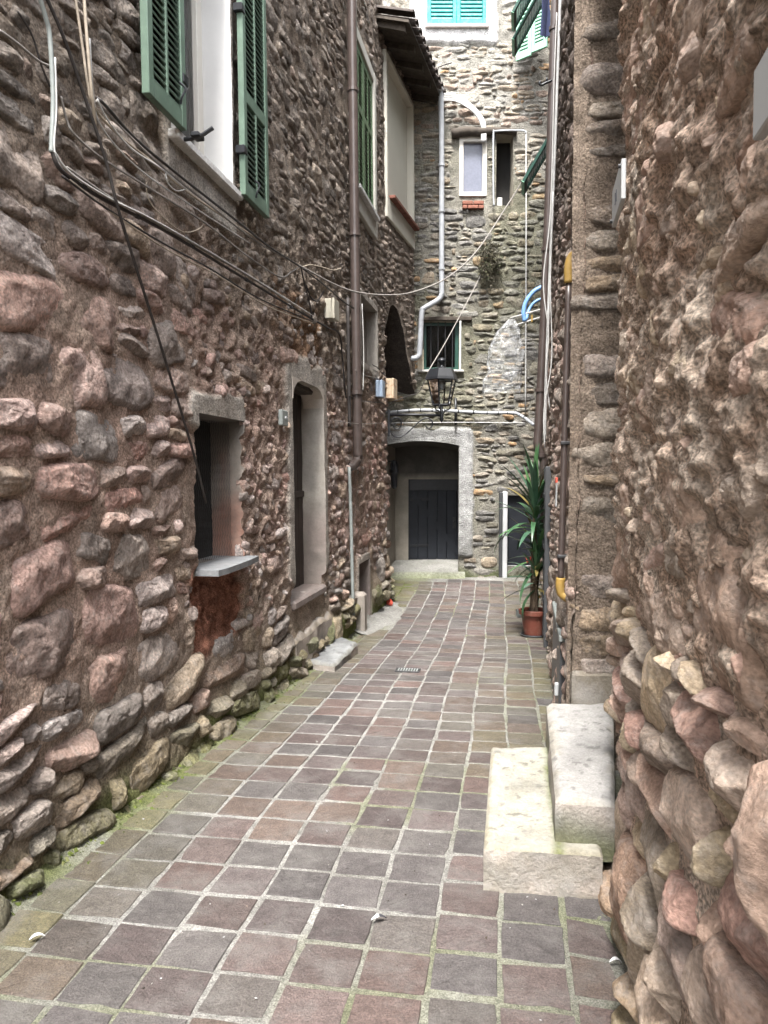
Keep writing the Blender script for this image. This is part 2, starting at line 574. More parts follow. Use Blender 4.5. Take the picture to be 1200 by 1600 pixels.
def paver_geo(P, seed):
    r = random.Random(seed)
    O = []
    c = P.mean(0)
    for k in range(4):
        p, q = P[k], P[(k + 1) % 4]
        for t in (0.015, .35, .68, .985):
            e = p + (q - p) * t
            nrm = np.array([q[1] - p[1], -(q[0] - p[0])]); nrm = nrm / (np.linalg.norm(nrm) + 1e-9)
            O.append(e - nrm * r.uniform(0, .0045) - (0 if t in (.35, .68) else 1) * (e - c) * r.uniform(0, .014))
    O = np.array(O)
    if r.random() < .2:
        k = r.randrange(4) * 4
        for q in (k, k - 1):
            O[q] = O[q] + (c - O[q]) * r.uniform(.03, .08)
    if r.random() < .25:
        k = r.randrange(4) * 4 + r.choice([1, 2])
        O[k] = O[k] + (c - O[k]) * r.uniform(.04, .10)
    tilt = (r.uniform(-.014, .014), r.uniform(-.014, .014))
    lift = r.uniform(.0005, .0035)
    n = len(O)

    def z(p, dz):
        return float(zg(p[1])) + lift + dz + tilt[0] * (p[0] - c[0]) + tilt[1] * (p[1] - c[1])
    I1 = c + (O - c) * .975
    I2 = c + (O - c) * .55
    V = [(*p, z(p, -.045)) for p in O] + [(*p, z(p, -.0035)) for p in O] + [(*p, z(p, r.uniform(-.001, .0015))) for p in I1]
    V += [(*p, z(p, r.uniform(-.0012, .0022))) for p in I2] + [(*c, z(c, r.uniform(-.001, .002)))]
    F = []
    for a in range(3):
        for k in range(n):
            k2 = (k + 1) % n
            F.append([a * n + k, a * n + k2, (a + 1) * n + k2, (a + 1) * n + k])
    for k in range(n):
        F.append([3 * n + k, 3 * n + (k + 1) % n, 4 * n])
    col = PAL[r.randrange(len(PAL))] * r.uniform(.46, .74)
    dl_ = c[0] - float(xl(c[1])); dr_ = float(xr(c[1])) - c[0]
    ms = max(0, 1 - (dl_ - .1) / .35) * r.uniform(.3, .9) if dl_ < .45 else 0
    ms = max(ms, (max(0, 1 - dr_ / .9) * r.uniform(0, .7)) if c[1] > 4 else 0)
    col = col * (1 - ms) + np.array((.125, .118, .06)) * ms
    return np.array(V), F, col


def pav_size(P):
    c = P.mean(0)
    px, py, z = proj(np.array([c[0], c[1], float(zg(c[1]))]))
    a = .5 * abs(np.dot(P[:, 0], np.roll(P[:, 1], 1)) - np.dot(P[:, 1], np.roll(P[:, 0], 1)))
    if z < .5 or px < -60 or px > 1260 or py > 1680:
        return 0
    return a / z ** 3


pav.sort(key=lambda t: -pav_size(t[0]))
rest = MB()
for i, (P, sd) in enumerate(pav):
    V, F, col = paver_geo(P, sd)
    if i < 298:
        b = MB(); b.add(V, F, col); b.obj('paver', M_PAVER, paving, smooth=False)
    else:
        rest.add(V, F, col)
tag(rest.obj('far_pavers', M_PAVER, paving), kind='stuff')

# cement patch beside the hatch
yy = np.linspace(8.35, 10.6, 30); tt = np.linspace(0, 1, 10)
Yp, Tp = np.meshgrid(yy, tt, indexing='ij')
wd = (.42 - .2 * np.abs(Yp - 9.5)) + .05 * nz(Yp, Tp * 0, 4, 3, 5)
Xp = xl(Yp) - .05 + (wd + .05) * Tp
g = MB()
g.grid(np.stack([Xp, Yp, zg(Yp) + .11 * (1 - Tp) ** 2 - .012 * (Tp > .95) + .006 + .008 * nz(Xp, Yp, 8, 4, 6)], -1),
       mix((.24, .235, .22), (.17, .165, .15), np.clip(.5 + nz(Xp, Yp, 5, 4, 2), 0, 1)))
tag(g.obj('cement_patch', M_GROUT, smooth=True), kind='structure')

# ------------------------------------------------------------------ rubble walls
def lines(a, b, step, extra):
    """grid lines from a to b with the given steps, and the opening edges among them"""
    L = [a]
    while L[-1] < b:
        L.append(L[-1] + (step(L[-1]) if callable(step) else step))
    L = np.array(L)
    L[-1] = b
    for e in extra:
        if a < e < b:
            L[np.argmin(np.abs(L - e))] = e
    return np.unique(L)


def sheet(fr, us, vs, hf, cf, holes, name, m, parent):
    U, V = np.meshgrid(us, vs, indexing='ij')
    H = hf(U, V)
    P = fr(U, V, H)
    uc = (us[:-1] + us[1:]) / 2
    vc = (vs[:-1] + vs[1:]) / 2
    keep = np.ones((len(uc), len(vc)), bool)
    for (u0, u1, v0, v1) in holes:
        keep &= ~((uc[:, None] > u0) & (uc[:, None] < u1) & (vc[None] > v0) & (vc[None] < v1))
    I = np.arange(len(us) * len(vs)).reshape(len(us), len(vs))
    Q = np.stack([I[:-1, :-1], I[1:, :-1], I[1:, 1:], I[:-1, 1:]], -1)[keep]
    Vv = P.reshape(-1, 3)
    C = cf(U, V).reshape(-1, 3)
    used = np.unique(Q)
    rm = np.zeros(len(Vv), np.int64); rm[used] = np.arange(len(used))
    Q = rm[Q]
    Vv, C = Vv[used], C[used]
    c = (Vv.min(0) + Vv.max(0)) / 2
    me = raw_mesh(name, Vv - c, Q.ravel(), np.arange(len(Q)) * 4, np.full(len(Q), 4), m, True, C)
    return put(bpy.data.objects.new(name, me), c, parent)


def reveal(fr, hole, hf, depth, colr, m, parent, us, vs, name='reveal', sides='lrtb', amp=.012):
    u0, u1, v0, v1 = hole
    g = MB()
    su = us[(us >= u0 - 1e-6) & (us <= u1 + 1e-6)]
    sv = vs[(vs >= v0 - 1e-6) & (vs <= v1 + 1e-6)]
    D = np.linspace(0, 1, 9)
    for sd in sides:
        e = sv if sd in 'lr' else su
        E, T = np.meshgrid(e, D, indexing='ij')
        if sd in 'lr':
            ue = u0 if sd == 'l' else u1
            h0 = hf(np.full_like(e, ue), e)
            uu = ue + amp * nz(E, T * depth, 6, 4, ord(sd)) * np.minimum(1, T * 4)
            P = fr(uu, E, h0[:, None] * (1 - T) - depth * T)
        else:
            ve = v0 if sd == 'b' else v1
            h0 = hf(e, np.full_like(e, ve))
            vv = ve + amp * nz(E, T * depth, 6, 4, ord(sd)) * np.minimum(1, T * 4)
            P = fr(E, vv, h0[:, None] * (1 - T) - depth * T)
        base = np.asarray(colr(E, T) if callable(colr) else colr, float)
        g.grid(P, base)
    return g.obj(name, m, parent, smooth=True)


TPL = {}


def template(nr, ns):
    if (nr, ns) in TPL:
        return TPL[(nr, ns)]
    r = np.concatenate([[0.0], np.repeat((np.arange(1, nr + 1) / nr) ** .75, ns)])
    th = np.concatenate([[0.0], np.tile(np.arange(ns) * 2 * math.pi / ns, nr)])
    F3 = [(0, 1 + k, 1 + (k + 1) % ns) for k in range(ns)]
    F4 = []
    for a in range(nr - 1):
        for k in range(ns):
            k2 = (k + 1) % ns
            F4.append((1 + a * ns + k, 1 + (a + 1) * ns + k, 1 + (a + 1) * ns + k2, 1 + a * ns + k2))
    TPL[(nr, ns)] = (r, th, np.array(F3), np.array(F4))
    return TPL[(nr, ns)]


def stones_uvh(S, nr, ns, rough=1.0):
    """S: array of rows (u, v, w, h, protrusion, rotation, seed) -> (n, T, 3) in wall coordinates"""
    r, th, F3, F4 = template(nr, ns)
    S = np.asarray(S, float)
    u, v, w, h, p, rot, sd = [S[:, k:k + 1] for k in range(7)]
    rs = np.random.default_rng(int(abs(S[0, 6])) % 100000 + 7)
    n = len(S)
    e = rs.uniform(2.4, 6.5, (n, 1))
    ct, st = np.cos(th)[None], np.sin(th)[None]
    R = (np.abs(ct) ** e + np.abs(st) ** e) ** (-1 / e)
    R = R * (1.11 + .24 * fbm(np.stack([ct * 1.4 + sd * .713, st * 1.4 + 0 * sd, 0 * ct + sd * .311], -1), 3))
    a = r[None] * R * ct
    b = r[None] * R * st
    q = np.clip(1 - r[None] ** 5.5, 0, 1) ** .7
    dpt = np.minimum(.05, .35 * np.minimum(w, h)) + .01
    H = -dpt + (p + dpt) * q
    for k in range(5):
        ph = rs.uniform(0, 6.28, (n, 1)); sl = rs.uniform(.25, 1.3, (n, 1)); of = rs.uniform(-.15, .65, (n, 1))
        t = a * np.cos(ph) + b * np.sin(ph)
        H = np.minimum(H, p * rs.uniform(.8, 1.05, (n, 1)) - (p + .01) * sl * (t - of))
    size = np.minimum(w, h)
    pos = np.stack([a * w * .5 + u, b * h * .5 + v, 0 * a + sd * .17], -1)
    f1 = (1.6 / size)[..., None]
    H = H + rough * (.13 * size * fbm(pos * f1, 3) + .020 * size * (1 - 2.2 * np.abs(fbm(pos * f1 * 3.2 + 5, 3))) + .055 * np.minimum(size, .14) * fbm(pos * f1 * 6.0 + 9, 3)) * np.minimum(1, q * 1.8)
    a = a + .05 * fbm(pos * f1 * 1.5 + 31, 2)
    b = b + .05 * fbm(pos * f1 * 1.5 + 57, 2)
    x, y = a * w * .5, b * h * .5
    cr, sr = np.cos(rot), np.sin(rot)
    return np.stack([u + x * cr - y * sr, v + x * sr + y * cr, H], -1)


def place_stones(fr, S, hf, cf, parent, nmax, seedc, lod_near=(9, 22), lod_far=(5, 12), rough=1.0, vis=None, m=None):
    """the nmax that show largest become objects, the rest one mesh"""
    m = m or M_STONE
    S = np.asarray(S, float)
    W0 = fr(S[:, 0], S[:, 1], 0)
    px, py, z = proj(W0)
    facing = np.abs(((W0 - EYE) / np.linalg.norm(W0 - EYE, axis=1)[:, None]) @ fr.n)
    a = S[:, 2] * S[:, 3] * facing / np.maximum(z, .3) ** 2
    inside = (z > .4) & (px > -70) & (px < 1270) & (py > -70) & (py < 1670)
    if vis is not None:
        inside &= vis(px, py)
    a = np.where(inside, a, 0)
    order = np.argsort(-a)
    S = S[order]
    base = hf(S[:, 0], S[:, 1])
    cols_ = cf(S)
    k = min(nmax, int((a > 0).sum()))
    for lod, sl in ((lod_near, slice(0, k)), (lod_far, slice(k, None))):
        if sl.stop == 0:
            continue
        Q = S[sl]
        if not len(Q):
            continue
        r, th, F3, F4 = template(*lod)
        G = stones_uvh(Q, *lod, rough=rough)
        G[..., 2] += base[sl][:, None]
        Wd = fr(G[..., 0], G[..., 1], G[..., 2])
        T = len(r)
        loops = np.concatenate([F3.ravel(), F4.ravel()])
        tot = np.concatenate([np.full(len(F3), 3), np.full(len(F4), 4)])
        st = np.concatenate([[0], np.cumsum(tot)[:-1]])
        # per-vertex tint: each stone is slightly uneven in colour
        tint = 1 + .38 * fbm(np.stack([G[..., 0] * 9, G[..., 1] * 9, 0 * G[..., 0] + seedc], -1), 3)
        cc = cols_[sl][:, None, :] * tint[..., None]
        if sl.start == 0 and k > 0:
            for i in range(len(Q)):
                c = Wd[i].mean(0)
                me = raw_mesh('stone', Wd[i] - c, loops, st, tot, m, True, cc[i])
                put(bpy.data.objects.new('stone', me), c, parent)
        else:
            n = len(Q)
            off = (np.arange(n) * T)[:, None]
            LL = (loops[None] + off).ravel()
            tt = np.tile(tot, n)
            ss = np.concatenate([[0], np.cumsum(tt)[:-1]])
            V = Wd.reshape(-1, 3)
            c = (V.min(0) + V.max(0)) / 2
            me = raw_mesh('small_stones', V - c, LL, ss, tt, m, True, cc.reshape(-1, 3))
            tag(put(bpy.data.objects.new('small_stones', me), c, parent), kind='stuff')


def layout(u0, u1, v0, v1, band, seed, blocked, prot, fill=lambda u, v: 1.0, gap=.014, aspect=(1.2, 2.7), tall=.3, warp=.05, tilt=.10):
    """random rubble: bands of stones, a band being one tall stone or two or three layers of flatter ones"""
    r = random.Random(seed)
    S = []
    v = v0
    while v < v1:
        B = band(v) * r.uniform(.82, 1.2)
        u = u0 - r.uniform(0, .2)
        while u < u1:
            Wd = B * r.uniform(1.0, 2.3)
            if r.random() < tall:
                Wd = B * r.uniform(1.1, 2.0)
                lay = [(0, 1)]
            elif r.random() < .74:
                s = r.uniform(.35, .65); lay = [(0, s), (s, 1)]
            else:
                s, t = r.uniform(.25, .4), r.uniform(.6, .75); lay = [(0, s), (s, t), (t, 1)]
            for (a, b) in lay:
                hh = (b - a) * B
                x = u
                while x < u + Wd - .02:
                    w = min(hh * r.uniform(*aspect), u + Wd - x)
                    if u + Wd - x - w < hh * .6:
                        w = u + Wd - x
                    uc, vc = x + w / 2, v + (a + b) / 2 * B
                    vc += warp * math.sin(uc * 1.7 + v * .9) + warp * .6 * math.sin(uc * 3.9 + v * 2.1)
                    x += w
                    if r.random() > fill(uc, vc):
                        continue
                    sz = (max(.03, w - gap * r.uniform(.6, 1.8)), max(.025, hh - gap * r.uniform(.6, 1.8)))
                    if blocked(uc, vc, sz[0] / 2, sz[1] / 2):
                        continue
                    S.append((uc, vc, sz[0] * r.uniform(.94, 1.05), sz[1] * r.uniform(.94, 1.05), prot(uc, vc) * r.uniform(.55, 1.35) * min(1, min(sz) / .09 + .25),
                              r.gauss(0, tilt), r.randrange(1, 9000) + r.random()))
            u += Wd
        v += B
    return np.array(S)


def in_rect(holes, mu, mv=None):
    mv = mu if mv is None else mv

    def f(u, v, a, b):
        for (u0, u1, v0, v1) in holes:
            if u0 - mu - a * .75 < u < u1 + mu + a * .75 and v0 - mv - b * .75 < v < v1 + mv + b * .75:
                return True
        return False
    return f


def rdist(U, V, rect):
    u0, u1, v0, v1 = rect
    return np.hypot(np.maximum(np.maximum(u0 - U, U - u1), 0), np.maximum(np.maximum(v0 - V, V - v1), 0))


def slab_sides(g, fr, u0, u1, v0, v1, h):
    pass


# ================================================================== LEFT HOUSE
house_l = thing('stone_house', (-1.9, 6, 0), 'pinkish rubble stone house with green shutters along the left side of the alley', 'house')
W1 = (4.235, 5.135, 3.36, 4.95)
NI = (4.52, 5.25, .99, 1.90)
DO = (6.37, 7.36, .50, 2.33)
W2 = (8.88, 9.98, 4.72, 6.42)
HA = (8.85, 9.45, -.4, .52)
NB = (9.12, 10.12, 2.86, 3.62)
LH = [W1, NI, DO, W2, HA, NB]
UEND = 10.83


def pl_mask(U, V):
    """where smooth plaster surrounds the openings of the left house"""
    w = .05 * nz(U, V, 6, 4, 21)
    d = rdist(U, V, (DO[0], DO[1], .75, DO[3] + .06)) + w * 1.6
    m = sm(d, .17, .11)
    d2 = rdist(U, V, (NI[0] - .03, NI[1] - .05, NI[3], NI[3] + .07)) + w
    m = np.maximum(m, sm(d2, .10, .06))
    for (R, e) in ((W1, .03), (NB, .07), (HA, .06)):
        m = np.maximum(m, sm(rdist(U, V, R) + w * .7, e + .05, e))
    apron = (W1[0] - .02, W1[1] + .02, W1[2] - .24, W1[2])
    m = np.maximum(m, sm(rdist(U, V, apron) + w * .3, .05, .02))
    return m


def lw_zone(U, V):
    """(1: mortar-smeared zone, 0: open stonework)"""
    b = sm(U + .35 * nz(U, V, 1.5, 3, 31), 4.25, 4.75) * sm(V, .45, .7) * sm(V + .3 * nz(U, V, 1.4, 3, 32), 3.7, 3.1)
    b = b * (1 - .75 * sm(U, 7.3, 7.8) * sm(V, 2.3, 1.9))
    low = sm(U, 5.2, 5.6) * sm(V, .2, .5) * .2
    return np.clip(b + low, 0, 1)


def lw_h(U, V):
    U, V = np.broadcast_arrays(U, V)
    z = lw_zone(U, V)
    n1 = nz(U, V, 3.0, 4, 1)
    n2 = nz(U, V, 14, 4, 2)
    n3 = 1 - np.abs(nz(U, V, 9, 3, 3)) * 2
    h = .016 * n1 + .014 * n2 - .008 * (1 - z) + .008 * nz(U, V, 40, 3, 4) + z * (.026 * n3 + .026 * n2 + .014 * nz(U, V, 34, 3, 5) - .02)
    h = h + .05 * sm(V, .32, .02)
    p = pl_mask(U, V)
    hp = .030 + .007 * n1 + .003 * n2
    h = h * (1 - p) + hp * p
    # brick-red worn hollow under the niche
    d = rdist(U, V, (NI[0] - .02, NI[1] - .05, .58, NI[2] - .05))
    return h - .035 * sm(d, .08, .02) * (1 - p)


def lw_tint(U, V):
    n = nz(U, V, 1.1, 4, 41)
    n2 = nz(U, V, 4.0, 4, 42)
    pink = sm(V + .5 * n, .40, .95) * sm(V + .6 * n, 3.1, 2.0) * np.clip(.75 + 1.1 * n2, 0, 1)
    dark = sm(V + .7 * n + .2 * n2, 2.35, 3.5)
    moss = sm(V + .22 * n2, .42, .02)
    return pink, dark, moss


def lw_col(U, V):
    pink, dark, moss = lw_tint(U, V)
    n2 = np.clip(.5 + nz(U, V, 5, 4, 43), 0, 1)
    c = mix((.35, .275, .22), (.50, .41, .335), n2)
    c = mix(c, (.52, .36, .295), pink * .7)
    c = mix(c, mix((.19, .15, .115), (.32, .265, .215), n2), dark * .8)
    c = mix(c, (.20, .17, .10), moss * .7)
    mm = sm(V + .2 * nz(U, V, 3, 3, 47), .16, -.06)
    c = mix(c, (.11, .14, .035), mm * .8)
    d = rdist(U, V, (NI[0] - .02, NI[1] - .05, .55, NI[2] - .05)) + .06 * nz(U, V, 5, 3, 44)
    c = mix(c, (.34, .135, .085), sm(d, .10, .02) * .85)
    d = rdist(U, V, (6.1, 7.2, 2.6, 2.95)) + .2 * nz(U, V, 3, 3, 45)
    c = mix(c, (.24, .13, .065), sm(d, .16, .0) * .7)
    p = pl_mask(U, V)
    pc = mix((.54, .495, .44), (.38, .335, .29), np.clip(.5 + 1.2 * nz(U, V, 3.2, 4, 46), 0, 1))
    return mix(c, pc, p)


def lw_stone_col(S):
    U, V = S[:, 0], S[:, 1]
    r = np.random.default_rng(4)
    pal = np.array([(.43, .36, .31), (.50, .43, .385), (.33, .28, .245), (.52, .47, .44), (.42, .30, .25), (.32, .295, .275), (.46, .37, .28), (.27, .235, .21)])
    c = pal[r.integers(0, len(pal), len(S))] * r.uniform(.85, 1.15, (len(S), 1))
    pink, dark, moss = lw_tint(U, V)
    c = mix(c, (.57, .345, .29), pink * r.uniform(.1, .85, len(S)))
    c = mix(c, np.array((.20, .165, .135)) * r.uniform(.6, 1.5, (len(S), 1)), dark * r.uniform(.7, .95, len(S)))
    c = mix(c, (.21, .175, .105), moss * r.uniform(.35, .8, len(S)))
    return mix(c, (.14, .155, .055), sm(V, .16, .02) * r.uniform(.0, .8, len(S)))


def lw_prot(u, v):
    z = float(lw_zone(np.array(u), np.array(v)))
    up = float(sm(np.array(v), 2.8, 3.4))
    return (.032 * (1 - z) + .014 * z) * (1 - .2 * up) + (.022 if v < .4 else 0)


def lw_fill(u, v):
    z = float(lw_zone(np.array(u), np.array(v)))
    return 1 - .62 * z


def lw_band(v):
    return .30 if v < .45 else (.27 if v < 2.7 else .21)


stepU = lambda u: .055 if u < 2.6 else (.015 if u < 5.6 else .02)
usL = lines(-1.5, UEND, stepU, [x for h in LH for x in h[:2]])
vsL = np.concatenate([lines(-.45, 4.0, .015, [x for h in LH for x in h[2:] if x < 4]), lines(4.03, 7.9, .03, [x for h in LH for x in h[2:] if x > 4])])
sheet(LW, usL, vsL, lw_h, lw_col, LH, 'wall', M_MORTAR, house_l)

pb = in_rect([(DO[0] - .1, DO[1] + .1, .5, DO[3] + .12), (W1[0] - .06, W1[1] + .06, W1[2] - .26, W1[3] + .1), (NI[0] - .02, NI[1], NI[2] - .42, NI[3] + .12), (W2[0] - .14, W2[1] + .14, W2[2] - .2, W2[3] + .14),
              (HA[0] - .04, HA[1] + .04, -.5, HA[3] + .04), (NB[0] - .05, NB[1] + .05, NB[2] - .05, NB[3] + .05), (6.3, 7.4, .1, .55)], .0)
S1 = layout(1.6, UEND - .02, -.12, 3.0, lw_band, 21, pb, lw_prot, lw_fill, gap=.008, aspect=(1.8, 3.9), tall=.20)
S2 = layout(1.6, UEND - .02, 3.02, 7.85, lw_band, 22, pb, lw_prot, lw_fill, gap=.006, tall=.16, aspect=(2.0, 4.4), tilt=.09)
# small pebbles pressed into the smeared mortar
rp = random.Random(9)
S3 = []
while len(S3) < 900:
    u, v = rp.uniform(4.2, UEND), rp.uniform(.3, 4.2)
    if float(lw_zone(np.array(u), np.array(v))) < .35 and u < 7.4:
        continue
    s = rp.uniform(.03, .085)
    if pb(u, v, s / 2, s / 2):
        continue
    S3.append((u, v, s * rp.uniform(1, 1.7), s, rp.uniform(.008, .026), rp.gauss(0, .5), rp.uniform(1, 9000)))
SL = np.concatenate([S1, S2, np.array(S3)])
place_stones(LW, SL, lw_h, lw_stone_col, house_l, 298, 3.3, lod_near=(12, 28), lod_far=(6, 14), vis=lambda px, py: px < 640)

# end face of the left wall, at the archway
g = MB()
for v0 in np.arange(-.3, 3.6, .22):
    w = rng.uniform(.0, .012)
    P = LW(UEND, 0, 0)
    g.box(LW, UEND - .03, UEND + .03 + w, v0, v0 + .205, -.55, -.005 - rng.uniform(0, .02), .02, col=mix((.36, .26, .22), (.28, .23, .2), rng.uniform(0, 1)))
g.obj('corner_stones', M_STONE, house_l, smooth=False)

# --- big window with open shutters
def rev_white(E, T):
    return np.broadcast_to((.74, .73, .71), E.shape + (3,))


reveal(LW, W1, lw_h, .24, (.50, .495, .485), M_CLEANPL, house_l, usL, vsL, 'window_reveal', amp=.004)
win1 = MB()
fu0, fu1, fv0, fv1 = W1
win1.box(LW, fu0 - .01, fu0 + .075, fv0 - .01, fv1, -.235, -.165)
win1.box(LW, fu1 - .075, fu1 + .01, fv0 - .01, fv1, -.235, -.165)
win1.box(LW, fu0 + .06, fu1 - .06, fv0 - .01, fv0 + .07, -.232, -.167)
win1.box(LW, fu0 + .42, fu0 + .50, fv0 + .06, fv1, -.232, -.160)
wf = win1.obj('window', M_FRAME, house_l)
g = MB(); g.box(LW, fu0 + .06, fu0 + .43, fv0 + .06, fv1, -.205, -.199); g.obj('pane', M_GLASS, wf)
g = MB(); g.box(LW, fu0 + .49, fu1 - .07, fv0 + .06, fv1, -.205, -.199); g.obj('pane', M_GLASS, wf)
g = MB(); xx = np.linspace(fu0, fu1, 60)
g.grid(np.stack([LW(xx, np.full(60, v), -.30 + .018 * np.sin(xx * 60)) for v in (fv0, fv1)], 1)); g.obj('curtain', M_NET, wf, smooth=True)
g = MB(); g.box(LW, fu0 - .035, fu1 + .035, fv0 - .045, fv0 + .004, -.28, .085, .008, col=(.55, .54, .52)); g.obj('window_sill', M_STEP, house_l)
g = MB(); g.box(LW, fu0 - .3, fu1 + .3, fv0 - .6, fv1 + .3, -.50, -.42); g.obj('room_back', M_DARK, house_l)


def shutter(fr, u0, u1, v0, v1, h, thick, m, parent, panels, cols, slat_pitch=.036, name='shutter', mid=None, ms=None):
    """frame with louvred panels; each slat a piece of its own"""
    g = MB()
    st = .055
    rails = sorted({v0, v1} | set(panels or []))
    g.box(fr, u0, u0 + st, v0, v1, h, h + thick, .004)
    g.box(fr, u1 - st, u1, v0, v1, h, h + thick, .004)
    iu = np.linspace(u0 + st, u1 - st, cols + 1)
    for k in range(1, cols):
        g.box(fr, iu[k] - .012, iu[k] + .012, v0 + .06, v1 - .06, h + .002, h + thick - .002, .003)
    for i, rv in enumerate(rails):
        lo, hi = (rv, rv + .09) if i == 0 else ((rv - .075, rv) if i == len(rails) - 1 else (rv - .04, rv + .04))
        g.box(fr, u0 + st - .002, u1 - st + .002, lo, hi, h + .001, h + thick - .001, .004)
    o = g.obj(name, m, parent)
    if True:
        g = MB(); g.box(fr, u0 + .02, u1 - .02, v0 + .03, v1 - .03, h - .006, h + .002, .001); g.obj('backing', M_DARK, o)
    proto = None
    for i in range(len(rails) - 1):
        a = rails[i] + (.09 if i == 0 else .04)
        b = rails[i + 1] - (.075 if i == len(rails) - 2 else .04)
        n = int((b - a) / slat_pitch)
        for k in range(cols):
            for j in range(n):
                vc = a + (j + .5) * (b - a) / n
                c = fr((iu[k] + iu[k + 1]) / 2, vc, h + thick * .5)
                if proto is None:
                    hw = (iu[1] - iu[0]) / 2 - .008
                    s = MB(); U = []
                    for (du, dv, dh) in [(x, y, z) for x in (-hw, hw) for (y, z) in ((slat_pitch * .40, -.016), (slat_pitch * .62, -.012), (-slat_pitch * .62, .012), (-slat_pitch * .40, .016))]:
                        U.append(fr.u * du + fr.v * dv + fr.n * dh)
                    s.hull(np.array(U)); V = np.concatenate(s.V)
                    tot = [len(f) for f in s.F]
                    proto = raw_mesh('slat', V, [q for f in s.F for q in f], np.concatenate([[0], np.cumsum(tot)[:-1]]), tot, ms or m, False)
                put(bpy.data.objects.new('slat', proto), c, o)
    return o


shl = shutter(LW, 3.83, 4.25, 3.36, 4.95, .075, .04, M_SHUT, house_l, [4.25], 2)
shr = shutter(LW, 5.125, 5.60, 3.34, 4.95, .075, .04, M_SHUT, house_l, [3.98], 2)
for (u, v) in ((4.24, 3.62), (4.24, 4.5), (5.13, 3.62), (5.13, 4.5)):
    g = MB(); g.box(LW, u - .03, u + .03, v - .025, v + .025, .06, .121, .004); g.obj('hinge', M_BLACK, house_l)
for (u, v) in ((4.16, 3.52), (5.30, 3.44)):
    g = MB(); a = LW(u, v, .12)
    g.tube(spline([LW(u, v + .05, .118), LW(u + .012, v + .02, .145), LW(u, v - .03, .13), LW(u + .006, v - .06, .12)], 5), .006, 6)
    g.obj('shutter_catch', M_BLACK, house_l)
g = MB(); g.tube(spline([LW(3.93, 4.06, .118), LW(3.94, 4.06, .16), LW(3.945, 3.97, .165), LW(3.93, 3.90, .118)], 6), .008, 6); g.obj('shutter_handle', M_BLACK, house_l)
g = MB(); g.tube(spline([LW(4.28, 3.33, .02), LW(4.28, 3.34, .16), LW(4.3, 3.39, .24)], 5), .011, 6); g.box(LW, 4.25, 4.33, 3.335, 3.36, .13, .18, .005); g.obj('shutter_stay', M_BLACK, house_l)

# --- small niche with slate sill and wire mesh
def ni_col(E, T):
    return mix(mix((.25, .22, .19), (.33, .175, .13), np.clip(sm(E, 1.5, 1.2) + .8 * nz(E, T, 3, 3, 2), 0, 1)), (.12, .11, .10), sm(E + .2 * nz(E, T * .4, 4, 3, 3), 1.6, 1.85) * .7)


reveal(LW, NI, lw_h, .22, ni_col, M_PLASTER, house_l, usL, vsL, 'niche_reveal', amp=.02)
g = MB(); g.box(LW, NI[0] - .2, NI[1] + .2, NI[2] - .2, NI[3] + .2, -.36, -.215); g.obj('niche_back', M_DARK, house_l)
g = MB()
for k in np.arange(NI[0], NI[1] - .05, .028):
    z = [LW(k + .007 * (-1) ** j, v, -.06) for j, v in enumerate(np.arange(NI[2] + .02, NI[3], .03))]
    g.tube(z, .0014, 4)
g.obj('wire_mesh', M_STEEL, house_l)
g = MB(); P0 = []
for (u, h) in ((NI[0] - .03, -.30), (NI[1] + .03, -.30), (NI[1] + .04, .10), (NI[1] - .2, .13), (NI[0] + .1, .15), (NI[0] - .03, .14)):
    for v in (NI[2] - .032, NI[2] + .004):
        P0.append(LW(u, v, h * 1.0))
g.hull(np.array(P0), (.17, .175, .18)); g.obj('niche_sill', M_SLATE, house_l)

# --- front door
def do_col(E, T):
    return mix(mix((.36, .33, .29), (.27, .25, .225), np.clip(.5 + 1.4 * nz(E, T * .4, 4, 4, 8), 0, 1)), (.25, .20, .18), sm(E, 1.35, 1.0) * .7)


reveal(LW, DO, lw_h, .24, do_col, M_PLASTER, house_l, usL, vsL, 'door_reveal', amp=.016)
g = MB()
pw = (DO[1] - DO[0] + .04) / 6
for k in range(6):
    g.box(LW, DO[0] - .02 + k * pw + .003, DO[0] - .02 + (k + 1) * pw - .003, DO[2], DO[3] + .02, -.23, -.19, .006)
dd = g.obj('door', M_DOORD, house_l)
g = MB(); g.box(LW, DO[0], DO[1], 1.33, 1.39, -.192, -.172, .006); g.obj('door_rail', M_DOORD, dd)
for sgn, ue in ((1, DO[0]), (-1, DO[1])):
    g = MB()
    for (ta, tb) in ((0, .34), (.34, .67), (.67, 1)):
        pts_ = [(ue - sgn * .01, DO[3] + .01)]
        for t_ in (ta, tb):
            a_ = t_ * math.pi / 2
            pts_.append((ue + sgn * (.26 - .26 * math.cos(a_)), DO[3] - .17 + .17 * math.sin(a_)))
        g.hull(np.array([LW(p_[0], p_[1], h_) for p_ in pts_ for h_ in (-.17, .033)]), (.47, .42, .37))
    g.obj('arched_head', M_PLASTER, house_l)
g = MB(); g.box(LW, DO[0] - .2, DO[1] + .2, DO[2] - .2, DO[3] + .2, -.4, -.25); g.obj('door_back', M_DARK, dd)
g = MB(); g.box(LW, DO[0] + .0, DO[1] - .0, DO[3] - .05, DO[3] + .06, -.23, -.04, .02, col=(.06, .05, .045)); g.obj('door_lintel', M_WOOD, house_l)

